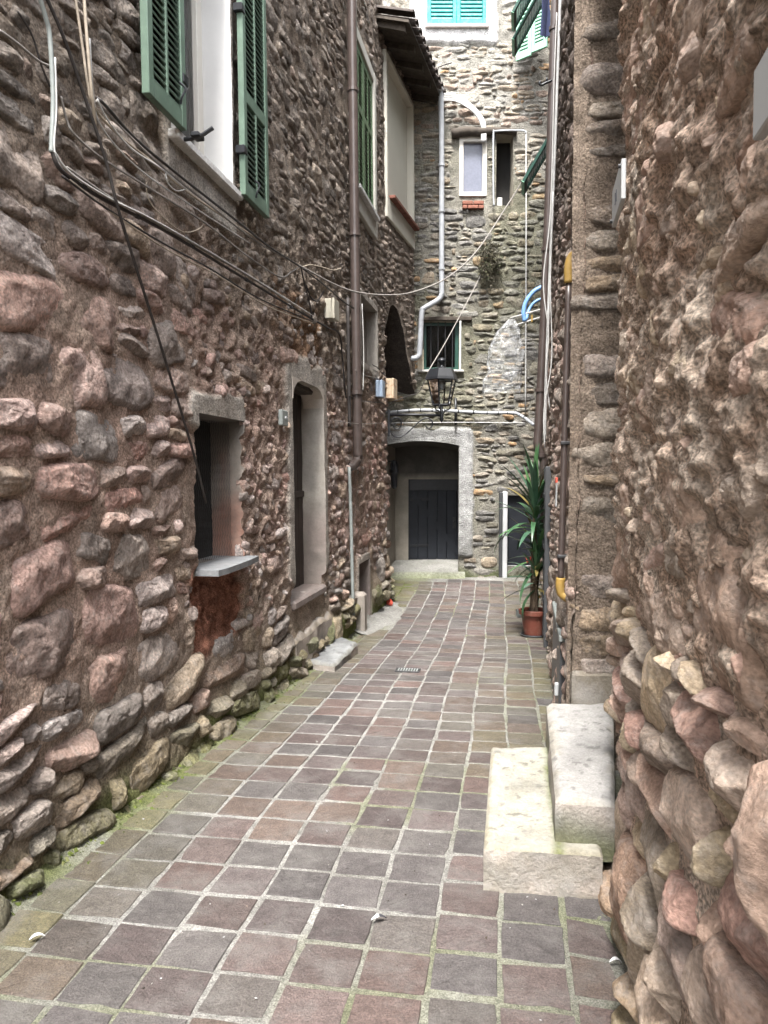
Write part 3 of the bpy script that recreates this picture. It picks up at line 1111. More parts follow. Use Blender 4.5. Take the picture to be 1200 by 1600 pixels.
# --- closed-shutter window high up
def surround(fr, R, w, col, parent, proud=.045, wb=None, m=None):
    u0, u1, v0, v1 = R
    wb = w if wb is None else wb
    g = MB()
    g.box(fr, u0 - w, u0, v0 - wb, v1 + w, -.3, proud, .008, col)
    g.box(fr, u1, u1 + w, v0 - wb, v1 + w, -.3, proud, .008, col)
    g.box(fr, u0, u1, v1, v1 + w, -.3, proud - .002, .008, col)
    g.box(fr, u0, u1, v0 - wb, v0, -.3, proud - .002, .008, col)
    return g.obj('plaster_surround', m or M_CLEANPL, parent)


surround(LW, W2, .13, (.47, .455, .41), house_l, .05, .2)
um = (W2[0] + W2[1]) / 2
shutter(LW, W2[0] + .005, um - .003, W2[2] + .06, W2[3], -.02, .045, M_SHUT2, house_l, [5.75], 2, .045)
shutter(LW, um + .003, W2[1] - .005, W2[2] + .06, W2[3], -.02, .045, M_SHUT2, house_l, [5.75], 2, .045)
g = MB(); g.box(LW, W2[0] - .04, W2[1] + .04, W2[2] - .0, W2[2] + .045, -.2, .1, .006, col=(.6, .6, .6)); g.obj('window_sill', M_STEP, house_l)

# --- boarded niche and cellar hatch
reveal(LW, NB, lw_h, .12, (.26, .24, .215), M_PLASTER, house_l, usL, vsL, 'blind_reveal')
g = MB(); uu = np.linspace(NB[0] - .02, NB[1] + .02, 20); vv = np.linspace(NB[2] - .02, NB[3] + .02, 20)
Ua, Va = np.meshgrid(uu, vv, indexing='ij')
g.grid(LW(Ua, Va, -.11 + .01 * nz(Ua, Va, 4, 3, 3)), mix((.19, .165, .145), (.27, .25, .23), np.clip(.5 + nz(Ua, Va, 3, 3, 6), 0, 1)))
g.obj('blocked_window', M_PLASTER, house_l, smooth=True)
reveal(LW, HA, lw_h, .4, (.20, .165, .15), M_PLASTER, house_l, usL, vsL, 'hatch_reveal')
g = MB(); g.box(LW, HA[0] - .1, HA[1] + .1, -.5, HA[3] + .1, -.48, -.36); g.obj('hatch_back', M_DARK, house_l)
for (a, b, hh) in ((8.62, 8.80, .22),):
    g = MB(); g.box(LW, a, b, -.35, hh, -.1, .13, .03, col=(.27, .24, .21)); g.obj('cement_pier', M_PLASTER, house_l)

# --- the part over the archway (bends to the far wall), eave on top
LBL = 1.754
VT = 7.36
W3 = (.10, 1.60, 5.36, 7.22)


def arch_v(u):
    f = lambda x: _arch(np.asarray(x, float))
    return sum(f(u + d) for d in (-.12, -.06, 0, .06, .12)) / 5


def _arch(u):
    return np.interp(u, [-.2, .0, .12, .3, .5, .8, 1.15, 1.5, 1.78], [3.35, 3.48, 3.72, 3.92, 3.98, 3.86, 3.5, 3.06, 2.75])


def lb_h(U, V):
    return .02 * nz(U, V, 3, 4, 61) + .018 * nz(U, V, 13, 4, 62) + .01


def lb_col(U, V):
    c = mix((.20, .165, .135), (.30, .25, .21), np.clip(.5 + 1.2 * nz(U, V, 4, 4, 63), 0, 1))
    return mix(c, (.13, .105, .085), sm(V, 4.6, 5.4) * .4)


uu = np.linspace(-.09, LBL + .02, 72); tt = np.linspace(0, 1, 170)
Ub, Tb = np.meshgrid(uu, tt, indexing='ij')
Vb = arch_v(Ub) + (VT + .1 - arch_v(Ub)) * Tb
mW = ~((Ub[:-1, :-1] > W3[0] - .03) & (Ub[1:, :-1] < W3[1] + .03) & (Vb[:-1, :-1] > W3[2] - .2) & (Vb[:-1, 1:] < W3[3] + .03))
g = MB(); g.grid(LB(Ub, Vb, lb_h(Ub, Vb)), lb_col(Ub, Vb), mW); g.obj('wall', M_MORTAR, house_l, smooth=True)
D = np.linspace(0, 1, 12)
Ud, Dd = np.meshgrid(uu, D, indexing='ij')
g = MB(); g.grid(LB(Ud, arch_v(Ud) + .02 * nz(Ud, Dd, 6, 3, 2) * np.minimum(1, Dd * 5), lb_h(Ud, arch_v(Ud)) * (1 - Dd) - .6 * Dd), (.075, .062, .054)); g.obj('arch_soffit', M_MORTAR, house_l, smooth=True)  # soffit colour set very dark to paint in the archway's shade
blkb = lambda u, v, a, b: (v - b < float(arch_v(u)) + .02) or in_rect([(W3[0] - .1, W3[1] + .1, W3[2] - .35, W3[3] + .1)], 0)(u, v, a, b) or u + a > LBL
SB = layout(-.05, LBL, 2.8, VT, lambda v: .18, 33, blkb, lambda u, v: .032, lambda u, v: .8, gap=.014, tall=.15)


def lb_stone_col(S):
    r = np.random.default_rng(8)
    return np.array((.24, .195, .16)) * r.uniform(.6, 1.5, (len(S), 1))


place_stones(LB, SB, lb_h, lb_stone_col, house_l, 0, 5.1, lod_far=(6, 14))
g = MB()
g.box(LB, -.3, LBL + .6, 4.05, 4.3, -4, -.2, .0, col=(.03, .028, .025))  # ceiling near black: the passage's shade is put into its colour
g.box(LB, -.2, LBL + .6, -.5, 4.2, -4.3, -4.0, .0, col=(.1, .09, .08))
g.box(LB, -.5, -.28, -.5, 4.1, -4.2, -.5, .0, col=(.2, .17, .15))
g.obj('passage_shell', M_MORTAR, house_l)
surround(LB, W3, .07, (.48, .46, .40), house_l, .05, .30)
g = MB(); g.box(LB, W3[0], W3[1], W3[2], W3[3], -.08, -.05, .004); g.obj('blind', M_CURTAIN, house_l)
g = MB()
for k in range(7):
    a = W3[0] + .05 + k * .215
    g.box(LB, a, a + .205, W3[2] - .02, W3[2] + .025, -.06, .13, .006)
g.obj('tile_sill', M_TILE2, house_l)

# eave: boards, rafters and curved clay tiles
EV = Frame(LB(0, 0, 0), LB.u, LB.n)
g = MB()
P0 = []
roof_o = None
b0, b1 = -.42, LBL + .02
for (h, v) in ((-1.6, VT + .55), (.40, VT - .03)):
    for u in (b0, b1):
        P0.append(EV(u, v, h)); P0.append(EV(u, v + .035, h))
g.hull(np.array(P0)); roof_o = g.obj('roof', M_WOOD, house_l)
for u in np.linspace(b0 + .1, b1 - .1, 5):
    g = MB(); P0 = []
    for (h, v) in ((-.5, VT + .17), (.34, VT - .10)):
        for du in (-.035, .035):
            P0 += [EV(u + du, v, h), EV(u + du, v + .09, h)]
    g.hull(np.array(P0)); g.obj('rafter', M_WOOD, roof_o)
tl = None
for k, u in enumerate(np.arange(b0 + .06, b1, .105)):
    an = np.linspace(0, math.pi, 9)
    inv = -1 if k % 2 else 1
    rad = .072
    G = []
    for (h, v) in ((-.1, VT + .16), (.46, VT + .005)):
        G.append([EV(u + rad * math.cos(a), v + .05 + (.03 if inv > 0 else .0) + inv * rad * .8 * math.sin(a), h) for a in an])
    for (h, v) in ((.46, VT + .005), (-.1, VT + .16)):
        G.append([EV(u + (rad - .014) * math.cos(a), v + .05 + (.03 if inv > 0 else .0) + inv * (rad * .8 - .014) * math.sin(a), h) for a in an])
    g = MB(); g.grid(np.array(G)); g.obj('roof_tile', M_TILE, roof_o, smooth=True)

# house body behind its walls, to keep the sky out
def solid(name, poly, z0, z1, parent, m=M_DARK):
    g = MB()
    n = len(poly)
    V = [(x, y, z0) for x, y in poly] + [(x, y, z1) for x, y in poly]
    F = [[k, (k + 1) % n, n + (k + 1) % n, n + k] for k in range(n)] + [list(range(n))[::-1], [n + k for k in range(n)]]
    g.add(V, F); return g.obj(name, m, parent)


solid('body', [tuple(LW(-1.5, 0, -.6)[:2]), tuple(LW(UEND - .35, 0, -.6)[:2]), tuple(LW(UEND - .35, 0, -5)[:2]), tuple(LW(-1.5, 0, -5)[:2])], -.5, 7.85, house_l)
solid('attic', [tuple(LB(-.3, 0, -.25)[:2]), tuple(LB(LBL + .6, 0, -.25)[:2]), tuple(LB(LBL + .6, 0, -4)[:2]), tuple(LB(-.3, 0, -4)[:2])], 4.28, 7.3, house_l)

# ================================================================== FAR HOUSE
house_f = thing('stone_house', (1, 12.35, 0), 'grey and ochre rubble stone house closing the far end of the alley', 'house')


def fx(px, py):
    p = at(px, py, 12.35)
    return p[0], p[2]


FD = (.03, 1.194, -.35, 2.10)
FA = (1.214, 1.60, 5.95, 6.83)
FB = (1.77, 2.04, 5.78, 6.88)
FC = (.63, 1.20, 3.20, 3.97)
FD2 = (1.98, 2.60, .06, 1.20)
FT = (.67, 1.60, 8.52, 10.2)
FH = [FD, FA, FB, FC, FD2, FT]


def fw_plaster(U, V):
    w = .06 * nz(U, V, 5, 4, 71)
    m = sm(rdist(U, V, (-.3, 1.36, 2.0, 2.25)) + w, .07, .02)
    m = np.maximum(m, sm(rdist(U, V, (1.19, 1.39, .25, 2.2)) + w * .6, .06, .02))
    return m


def fw_white(U, V):
    return sm(rdist(U, V, (.45, 1.73, 8.3, 11.2)) + .04 * nz(U, V, 5, 3, 72), .05, .02)


def fw_h(U, V):
    U, V = np.broadcast_arrays(U, V)
    h = .016 * nz(U, V, 3, 4, 73) + .018 * nz(U, V, 13, 4, 74) - .012
    p = np.maximum(fw_plaster(U, V), fw_white(U, V))
    h = h * (1 - p) + (.035 + .006 * nz(U, V, 3, 3, 75)) * p
    return h + .06 * sm(V, .15, -.2)


def fw_col(U, V):
    n = np.clip(.5 + 1.1 * nz(U, V, 2.5, 4, 76), 0, 1)
    c = mix((.21, .20, .17), (.29, .275, .235), n)
    up = sm(V + .5 * nz(U, V, 1, 3, 77), 5.5, 7.6)
    c = mix(c, (.31, .295, .262), up * .8)
    damp = sm(nz(U, V, .9, 4, 78) + .25 * sm(V, 6.2, 5.2) * sm(V, 2.0, 3.0), .05, .35)
    c = mix(c, (.12, .12, .07), damp * .55 * (1 - up))
    c = mix(c, (.07, .085, .03), sm(V + .15 * nz(U, V, 4, 3, 79), .12, -.1) * .85)
    pl = mix((.40, .40, .395), (.25, .25, .24), np.clip(.4 + 1.3 * nz(U, V, 3, 4, 80), 0, 1))
    c = mix(c, pl, fw_plaster(U, V))
    return mix(c, (.60, .58, .57), fw_white(U, V))


usF = lines(-3.0, 3.4, .03, [x for h in FH for x in h[:2]])
vsF = lines(-.5, 11.2, .03, [x for h in FH for x in h[2:]])
sheet(FW, usF, vsF, fw_h, fw_col, FH, 'wall', M_MORTAR, house_f)
pbf = in_rect([(-.4, 1.36, 1.98, 2.22), (1.15, 1.4, .2, 2.2), (-.3, FD[1], -.5, 2.1), (FA[0] - .04, FA[1] + .02, FA[2] - .2, FA[3] + .1), (FB[0] - .02, FB[1] + .02, FB[2], FB[3] + .1),
               (FC[0] - .05, FC[1] + .02, FC[2] - .04, FC[3] + .08), (FD2[0] - .14, FD2[1] + .2, -.4, FD2[3] + .02), (.42, 1.76, 8.27, 11.3)], 0)
SF = layout(-.2, 2.75, -.2, 11.0, lambda v: .205, 44, pbf, lambda u, v: .03, lambda u, v: .95, gap=.008, tall=.12, aspect=(1.8, 4.2), tilt=.05)


def fw_stone_col(S):
    r = np.random.default_rng(12)
    pal = np.array([(.21, .20, .175), (.26, .23, .19), (.18, .175, .165), (.24, .23, .215), (.20, .185, .145), (.28, .23, .17), (.165, .16, .15)])
    c = pal[r.integers(0, len(pal), len(S))] * r.uniform(.75, 1.2, (len(S), 1))
    V = S[:, 1]
    up = sm(V, 5.6, 7.4)
    pal2 = np.array([(.32, .265, .20), (.31, .29, .255), (.29, .22, .175), (.34, .305, .25), (.26, .25, .225)])
    c = mix(c, pal2[r.integers(0, 5, len(S))], up * .85)
    oc = (r.random(len(S)) < .06)
    c[oc] = (.38, .25, .14)
    damp = sm(nz(S[:, 0], V, .9, 4, 78) + .25 * sm(V, 6.2, 5.2) * sm(V, 2.0, 3.0), .05, .35)
    return mix(c, (.13, .13, .085), damp * .5 * (1 - up))


place_stones(FW, SF, fw_h, fw_stone_col, house_f, 298, 7.7, lod_near=(8, 18), lod_far=(6, 14), vis=lambda px, py: (px > 600) & (px < 860))

# doorway niche with plank door
g = MB()
c1 = (.23, .205, .175)
yb = 13.3
for (p, q) in ((((.03, 12.33), (.20, yb))), ((1.194, 12.33), (1.34, yb))):
    z = np.linspace(-.2, 2.06, 20); t = np.linspace(0, 1, 10)
    Z, T = np.meshgrid(z, t, indexing='ij')
    X = p[0] + (q[0] - p[0]) * T + .008 * nz(Z, T, 5, 3, 4); Y = p[1] + (q[1] - p[1]) * T
    g.grid(np.stack([X, Y, Z], -1), c1)
x = np.linspace(.0, 1.36, 30); t = np.linspace(0, 1, 10)
X, T = np.meshgrid(x, t, indexing='ij')
arch = 2.0 + .07 * (1 - ((X - .6) / .6) ** 2)
g.grid(np.stack([X, 12.31 + (yb - 12.31) * T, arch - .05 * T + .012 * nz(X, T, 5, 3, 3) * np.minimum(1, T * 4)], -1), (.08, .075, .07))  # ceiling colour darkened to imitate shade inside the niche
Xf, Tf = np.meshgrid(np.linspace(.0, 1.22, 40), np.linspace(0, 1, 6), indexing='ij')
af = 2.0 + .07 * (1 - ((Xf - .6) / .6) ** 2)
lin = MB(); lin.grid(np.stack([Xf, 12.31 + .004 * nz(Xf, Tf, 4, 3, 2), af + (2.13 - af) * Tf], -1), mix((.40, .40, .395), (.25, .25, .24), np.clip(.4 + 1.3 * nz(Xf, af, 3, 4, 80), 0, 1)))
lin.obj('arch_lintel', M_MORTAR, house_f, smooth=True)
z = np.linspace(-.2, 2.1, 40)
X, Z = np.meshgrid(x, z, indexing='ij')
msk = ~((X[:-1, :-1] > .42) & (Z[:-1, :-1] > .02) & (Z[:-1, :-1] < 1.40))
g.grid(np.stack([X, yb - .03 + .006 * nz(X, Z, 4, 3, 9) + .0 * X, Z], -1), mix((.28, .255, .215), (.08, .075, .07), sm(Z + .06 * nz(X, Z, 5, 3, 5), 1.46, 1.56)), msk)  # back wall turns dark above the door, shade painted into the colour
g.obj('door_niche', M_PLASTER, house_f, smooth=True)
DFR = Frame((0, 13.32, 0), (1, 0, 0), (0, -1, 0))
g = MB()
for k in range(6):
    a = .425 + k * .165
    g.box(DFR, a + .002, a + .163, .06, 1.27, -.02, .02, .005)
fdoor = g.obj('door', M_DOORB, house_f)
g = MB(); g.box(DFR, .42, 1.4, 1.26, 1.46, -.03, .028, .006); g.obj('door_head', M_BLACK, fdoor)
g = MB(); g.box(DFR, .405, .455, .05, 1.46, -.03, .032, .006); g.obj('door_frame', M_DOORB, fdoor)
g = MB()
pA, pB = (.50, 1.2), (1.3, .16)
dx, dz = pB[0] - pA[0], pB[1] - pA[1]
n_ = math.hypot(dx, dz); ox, oz = -dz / n_ * .045, dx / n_ * .045
g.hull(np.array([DFR(px_ + s * ox, pz_ + s * oz, hh) for (px_, pz_) in (pA, pB) for s in (-1, 1) for hh in (.018, .034)])); g.obj('door_brace', M_DOORB, fdoor)
g = MB(); g.tube([DFR(1.22, .72, .02), DFR(1.22, .72, .06)], [.02, .022], 10); g.obj('door_knob', M_BLACK, fdoor)
g = MB(); g.box(DFR, 1.19, 1.25, .60, .80, .02, .027, .003); g.obj('lock_plate', M_STEEL, fdoor)
for v_ in (.28, 1.08):
    g = MB(); g.box(DFR, .44, .78, v_, v_ + .045, .02, .030, .004); g.obj('strap_hinge', M_BLACK, fdoor)
g = MB(); g.box(DFR, -.2, 1.8, -.3, 2.3, -.2, -.06); g.obj('niche_back', M_DARK, house_f)
# raised cement floor of the niche
X, T = np.meshgrid(np.linspace(-.45, 1.30, 30), np.linspace(0, 1, 16), indexing='ij')
Y = 12.12 + 1.25 * T + .05 * nz(X, T * 0, 3, 3, 2)
Z = np.where(T < .07, -.135, -.055 + .12 * T) + .012 * nz(X, Y, 5, 4, 3)
g = MB(); g.grid(np.stack([X, Y, Z], -1), mix(mix((.25, .245, .23), (.18, .18, .16), np.clip(.5 + nz(X, Y, 4, 3, 3), 0, 1)), (.17, .19, .09), sm(T, .22, .02) * .8))
tag(g.obj('threshold', M_GROUT, smooth=True), kind='structure')

# small frosted window with log lintel and bricks
g = MB()
g.box(FW, FA[0] - .03, FA[0] + .035, FA[2] - .03, FA[3] + .02, -.12, .012)
g.box(FW, FA[1] - .05, FA[1] + .02, FA[2] - .03, FA[3] + .02, -.12, .012)
g.box(FW, FA[0] + .03, FA[1] - .045, FA[2] - .03, FA[2] + .035, -.118, .01)
g.box(FW, FA[0] + .03, FA[1] - .045, FA[3] - .07, FA[3] + .02, -.118, .01)
fw1 = g.obj('window', M_FRAME, house_f)
g = MB(); g.box(FW, FA[0] + .03, FA[1] - .04, FA[2] + .03, FA[3] - .06, -.08, -.06, .002); g.obj('pane', M_FROST, fw1)
g = MB(); g.tube(spline([FW(1.06, 6.87, .02), FW(1.3, 6.90, .05), FW(1.55, 6.89, .05), FW(1.82, 6.92, .03), FW(2.08, 6.90, .01)], 4), [.075] * 5 + [.068] * 6 + [.05] * 6, 9); g.obj('log_lintel', M_WOOD, house_f, smooth=True)
g = MB()
for (a, b, v) in ((1.235, 1.40, 5.78), (1.41, 1.57, 5.78), (1.235, 1.31, 5.715), (1.32, 1.48, 5.715), (1.49, 1.57, 5.715)):
    b_ = MB(); b_.box(FW, a, b, v, v + .055, -.05, .055, .008); b_.obj('brick', M_BRICK, house_f)
# narrow dark opening
reveal(FW, FB, fw_h, .35, (.36, .33, .27), M_PLASTER, house_f, usF, vsF, 'slit_reveal')
g = MB(); g.box(FW, FB[0] - .1, FB[1] + .1, FB[2] - .1, FB[3] + .1, -.5, -.34); g.obj('slit_back', M_DARK, house_f)
g = MB(); g.box(FW, FB[0] + .02, FB[0] + .10, FB[2] + .0, FB[2] + .13, -.1, -.02, .006, col=(.45, .44, .42)); g.obj('loose_block', M_STEP, house_f)
# barred window
reveal(FW, FC, fw_h, .22, (.45, .40, .33), M_PLASTER, house_f, usF, vsF, 'barred_reveal')
g = MB()
g.box(FW, FC[0], FC[0] + .05, FC[2], FC[3], -.14, -.10); g.box(FW, FC[1] - .06, FC[1], FC[2], FC[3], -.14, -.10)
g.box(FW, FC[0] + .045, FC[1] - .055, FC[2], FC[2] + .055, -.138, -.102); g.box(FW, FC[0] + .045, FC[1] - .055, FC[3] - .05, FC[3], -.138, -.102)
fw2 = g.obj('window', M_DGREEN, house_f)
g = MB(); g.box(FW, FC[0] + .04, FC[1] - .05, FC[2] + .04, FC[3] - .04, -.128, -.122, .001); g.obj('pane', M_GLASS, fw2)
g = MB(); g.box(FW, FC[0] - .1, FC[1] + .1, FC[2] - .1, FC[3] + .1, -.4, -.22); g.obj('barred_back', M_DARK, house_f)
for k in range(4):
    a = FC[0] + .12 + k * .115
    g = MB(); g.tube([FW(a, FC[2] - .01, -.05), FW(a, FC[3] + .01, -.05)], .008, 6); g.obj('window_bar', M_STEEL, fw2)
g = MB(); g.box(FW, FC[0] - .10, FC[1] + .20, FC[3] + .005, FC[3] + .07, -.2, .035, .012); g.obj('wood_lintel', M_WOOD, house_f)
g = MB(); g.box(FW, FC[0] - .10, FC[1] + .07, FC[2] - .035, FC[2], -.2, .055, .008, col=(.5, .49, .46)); g.obj('window_sill', M_STEP, house_f)
g = MB(); g.box(FW, FC[1], FC[1] + .025, FC[2], FC[3], -.1, .04, .004, col=(.6, .6, .58)); g.obj('window_jamb', M_PLASTER, house_f)
g = MB(); g.box(FW, FC[0] - .09, FC[0], FC[2], FC[2] + .32, -.1, .04, .004, col=(.5, .44, .34)); g.obj('window_jamb', M_PLASTER, house_f)
# lower dark door at the corner
reveal(FW, FD2, fw_h, .2, (.4, .4, .4), M_PLASTER, house_f, usF, vsF, 'cellar_reveal')
g = MB(); g.box(FW, FD2[0] - .02, FD2[1] + .05, FD2[2] - .02, FD2[3] + .03, -.16, -.10, .004); cd = g.obj('cellar_door', M_DOORB, house_f)
g = MB(); g.box(FW, FD2[0] + .04, FD2[1] - .02, FD2[2] + .05, FD2[3] - .06, -.101, -.094, .003); g.obj('door_panel', M_DOORB, cd)
g = MB(); g.box(FW, FD2[0] - .075, FD2[0], -.3, FD2[3] + .06, -.1, .07, .008, col=(.50, .51, .52)); g.obj('white_jamb', M_CLEANPL, house_f)
g = MB(); g.box(FW, FD2[0] - .13, FD2[0] - .077, -.3, FD2[3] + .05, -.1, .06, .008, col=(.1, .1, .1)); g.obj('dark_jamb', M_METALD, house_f)
# teal shutters on a white plaster panel
reveal(FW, FT, fw_h, .12, (.72, .70, .68), M_CLEANPL, house_f, usF, vsF, 'teal_reveal', amp=.003)
um = (FT[0] + FT[1]) / 2
for (a, b) in ((FT[0] + .005, um - .003), (um + .003, FT[1] - .005)):
    shutter(FW, a, b, FT[2] + .03, FT[3], -.06, .045, M_TEAL, house_f, [9.6], 1, .058)
g = MB(); g.box(FW, FT[0] - .03, FT[1] + .03, FT[2] - .05, FT[2], -.1, .09, .008, col=(.66, .6, .58)); g.obj('window_sill', M_STEP, house_f)
solid('body', [(-3, 13.6), (3.4, 13.6), (3.4, 18), (-3, 18)], -.5, 11.2, house_f)

# ================================================================== RIGHT HOUSE
house_r = thing('stone_house', (1.2, 4, 0), 'rough mortared stone house with a doorway recess along the right side', 'house')
UN = 2.84 * math.hypot(1, .195)          # end of the near wall
UF0 = 4.06 * math.hypot(1, .186)


def rn_zone(U, V):
    return sm(V + .3 * nz(U, V, 1.6, 3, 91), .95, 1.45)


def rn_h(U, V):
    U, V = np.broadcast_arrays(U, V)
    z = rn_zone(U, V)
    Ua = U * .5
    n1 = nz(Ua, V, 2.2, 4, 92)
    n2 = nz(Ua, V, 8, 3, 93)
    n3 = 1 - np.abs(nz(Ua, V, 6, 3, 94)) * 2
    n4 = nz(Ua, V, 19, 3, 95)
    n5 = nz(Ua, V, 44, 3, 99)
    pit = np.clip(nz(Ua, V, 13, 2, 100) - .25, 0, 1)
    h = .020 * n1 + .014 * n2 + .010 * n4 + .009 * n5 + z * (.010 * n3 + .010 * n2 + .009 * n4 + .008 * n5 - .04 * pit)
    h = h - .03 * (1 - z)
    corner = sm(U, UN - .16, UN)
    foot = .035 * sm(V, .55, .0)
    return h - .05 * corner ** 2 + foot


def rn_tint(U, V):
    n = nz(U, V, 1.3, 4, 96); n2 = nz(U, V, 5, 4, 97)
    pink = np.clip(.45 + 1.2 * n + .5 * n2, 0, 1)
    moss = sm(V + .25 * n2, .55, .05)
    green = sm(n + .5 * sm(U, 1.7, 1.0) * sm(V, 1.7, 2.4), .12, .45)
    return pink, moss, green


def rn_col(U, V):
    pink, moss, green = rn_tint(U, V)
    n2 = np.clip(.5 + 1.1 * nz(U, V, 7, 4, 98), 0, 1)
    c = mix((.41, .295, .22), (.64, .54, .445), n2)
    c = mix(c, (.46, .29, .225), pink * .45)
    c = mix(c, (.23, .20, .135), green * .45)
    return mix(c, (.20, .165, .095), moss * .75)


def rn_stone_col(S):
    r = np.random.default_rng(14)
    pal = np.array([(.38, .27, .21), (.30, .235, .20), (.45, .36, .29), (.38, .24, .195), (.28, .235, .19), (.42, .34, .23)])
    c = pal[r.integers(0, len(pal), len(S))] * r.uniform(.85, 1.2, (len(S), 1))
    c = mix(c, rn_col(S[:, 0], S[:, 1]), .45 * rn_zone(S[:, 0], S[:, 1]))
    pink, moss, green = rn_tint(S[:, 0], S[:, 1])
    c = mix(c, (.44, .27, .21), pink * r.uniform(.1, .6, len(S)))
    return mix(c, (.25, .215, .12), moss * r.uniform(.3, .9, len(S)))


stepR = lambda u: .05 if u < .6 else .014
usN = lines(-1.8, UN, stepR, [])
vsN = np.concatenate([lines(-.3, 3.5, .0075, []), lines(3.54, 4.7, .05, [])])  # wall top, out of view, kept low so more sky lights the alley
sheet(RN, usN, vsN, rn_h, rn_col, [], 'wall', M_MORTAR_R, house_r)
SN1 = layout(.5, UN - .03, -.1, 1.15, lambda v: .27, 51, lambda *a: False, lambda u, v: .06, lambda u, v: .97, gap=.012, tall=.25, aspect=(2.0, 3.6), tilt=.12)
SN2 = layout(.5, UN - .03, 1.15, 4.2, lambda v: .24, 52, lambda *a: False, lambda u, v: .011, lambda u, v: .32, gap=.02, tall=.25, aspect=(1.8, 3.4), tilt=.2)
S3 = []
while len(S3) < 260:
    u, v = rp.uniform(.6, UN - .04), rp.uniform(.9, 4.2)
    s = rp.uniform(.025, .08)
    S3.append((u, v, s * rp.uniform(1, 1.8), s, rp.uniform(.004, .016), rp.gauss(0, .6), rp.uniform(1, 9000)))
place_stones(RN, SN1, rn_h, rn_stone_col, house_r, 60, 9.1, lod_near=(20, 44), lod_far=(8, 18), vis=lambda px, py: px > 930, m=M_STONE_R, rough=.6)
place_stones(RN, np.concatenate([SN2, np.array(S3)]), rn_h, rn_stone_col, house_r, 120, 9.4, lod_near=(20, 44), lod_far=(8, 18), vis=lambda px, py: px > 930, m=M_STONE_R)

# doorway recess: end of the near wall, far jamb of stacked stones, back wall, lintel
g = MB()
z = np.arange(-.3, 4.7, .04); t = np.linspace(0, 1, 12)
Z, T = np.meshgrid(z, t, indexing='ij')
h0 = rn_h(np.full_like(z, UN), z)
g.grid(RN(UN + .012 * nz(Z, T, 5, 3, 2) * np.minimum(1, T * 5), Z, h0[:, None] * (1 - T) - .5 * T), (.32, .25, .20))
g.obj('door_reveal', M_MORTAR, house_r, smooth=True)


def jb_h(U, V):
    U, V = np.broadcast_arrays(U, V)
    return .015 * nz(U, V, 4, 4, 111) + .012 * nz(U, V, 16, 4, 112) - .05 * sm(U, .05, .0) ** 2


def jb_col(U, V):
    return mix((.20, .155, .12), (.30, .24, .19), np.clip(.5 + nz(U, V, 6, 4, 113), 0, 1))


usJ = np.arange(-.01, .62, .018); vsJ = np.arange(-.3, 5.2, .018)
sheet(JB, usJ, vsJ, jb_h, jb_col, [], 'door_jamb', M_MORTAR, house_r)
SJ = []
v = .42
rj = random.Random(77)
while v < 5.0:
    hh = rj.choice([.10, .13, .15, .18, .22])
    if rj.random() < .82:
        w = rj.uniform(.30, .40)
        SJ.append((.035 + w / 2 + rj.uniform(-.006, .012), v + hh / 2, w, hh - .012, rj.uniform(.018, .035), rj.gauss(0, .04), rj.uniform(1, 9000)))
        if w < .19:
            SJ.append((.01 + w + .09, v + hh / 2 + .01, .15, hh * .8, .02, rj.gauss(0, .1), rj.uniform(1, 9000)))
    v += hh
SJ = np.array(SJ)


def jb_stone_col(S):
    r = np.random.default_rng(18)
    pal = np.array([(.24, .19, .15), (.28, .235, .19), (.21, .175, .145), (.31, .235, .165), (.26, .215, .185)])
    return pal[r.integers(0, 5, len(S))] * r.uniform(.8, 1.2, (len(S), 1))


place_stones(JB, SJ, jb_h, jb_stone_col, house_r, 80, 4.4, lod_near=(10, 24), vis=lambda px, py: px > 880)
g = MB(); g.box(JB, .005, .4, .30, .50, -.1, .03, .02, col=(.19, .165, .13)); g.obj('jamb_foot', M_STEP, house_r)
BK = Frame((0, 0, 0), RF.u, RF.n)
g = MB(); g.box(BK, UN - .1, UF0 + .15, .30, 4.6, -.72, -.62, .0); bdoor = None
g.obj('recess_back', M_DARK, house_r)
g = MB()
for k in range(5):
    a = UN + .13 + k * .2
    g.box(RF, a, a + .194, .36, 2.4, -.56, -.52, .006)
bd = g.obj('door', M_DOORD, house_r)
g = MB(); g.tube([RF(UN + .95, 1.35, -.52), RF(UN + .95, 1.35, -.46)], [.02, .024], 10); g.obj('door_handle', M_BLACK, bd)
g = MB()
uu = np.linspace(UN - .01, UF0 + .02, 50)
U, V = np.meshgrid(uu, np.linspace(4.25, 4.75, 20), indexing='ij')
g.grid(RF(U, V, .02 * nz(U, V, 6, 4, 3)), jb_col(U, V))
U, T = np.meshgrid(uu, np.linspace(0, 1, 10), indexing='ij')
g.grid(RF(U, 4.25 + .01 * nz(U, T, 6, 3, 3), -.7 * T), (.2, .16, .13))
g.obj('lintel_wall', M_MORTAR, house_r, smooth=True)


def rf_h(U, V):
    U, V = np.broadcast_arrays(U, V)
    return .02 * nz(U, V, 3, 4, 121) + .022 * nz(U, V, 12, 4, 122) + .012 * nz(U, V, 28, 3, 123)


def rf_col(U, V):
    n = np.clip(.5 + 1.1 * nz(U, V, 5, 4, 124), 0, 1)
    c = mix((.30, .22, .175), (.44, .37, .31), n)
    c = mix(c, (.42, .25, .20), np.clip(.4 + nz(U, V, 1.5, 3, 125), 0, 1) * .5)
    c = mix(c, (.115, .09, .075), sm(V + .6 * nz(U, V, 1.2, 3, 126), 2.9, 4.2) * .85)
    return mix(c, (.35, .33, .28), sm(V + .3 * nz(U, V, 3, 3, 127), .9, .5) * .6)


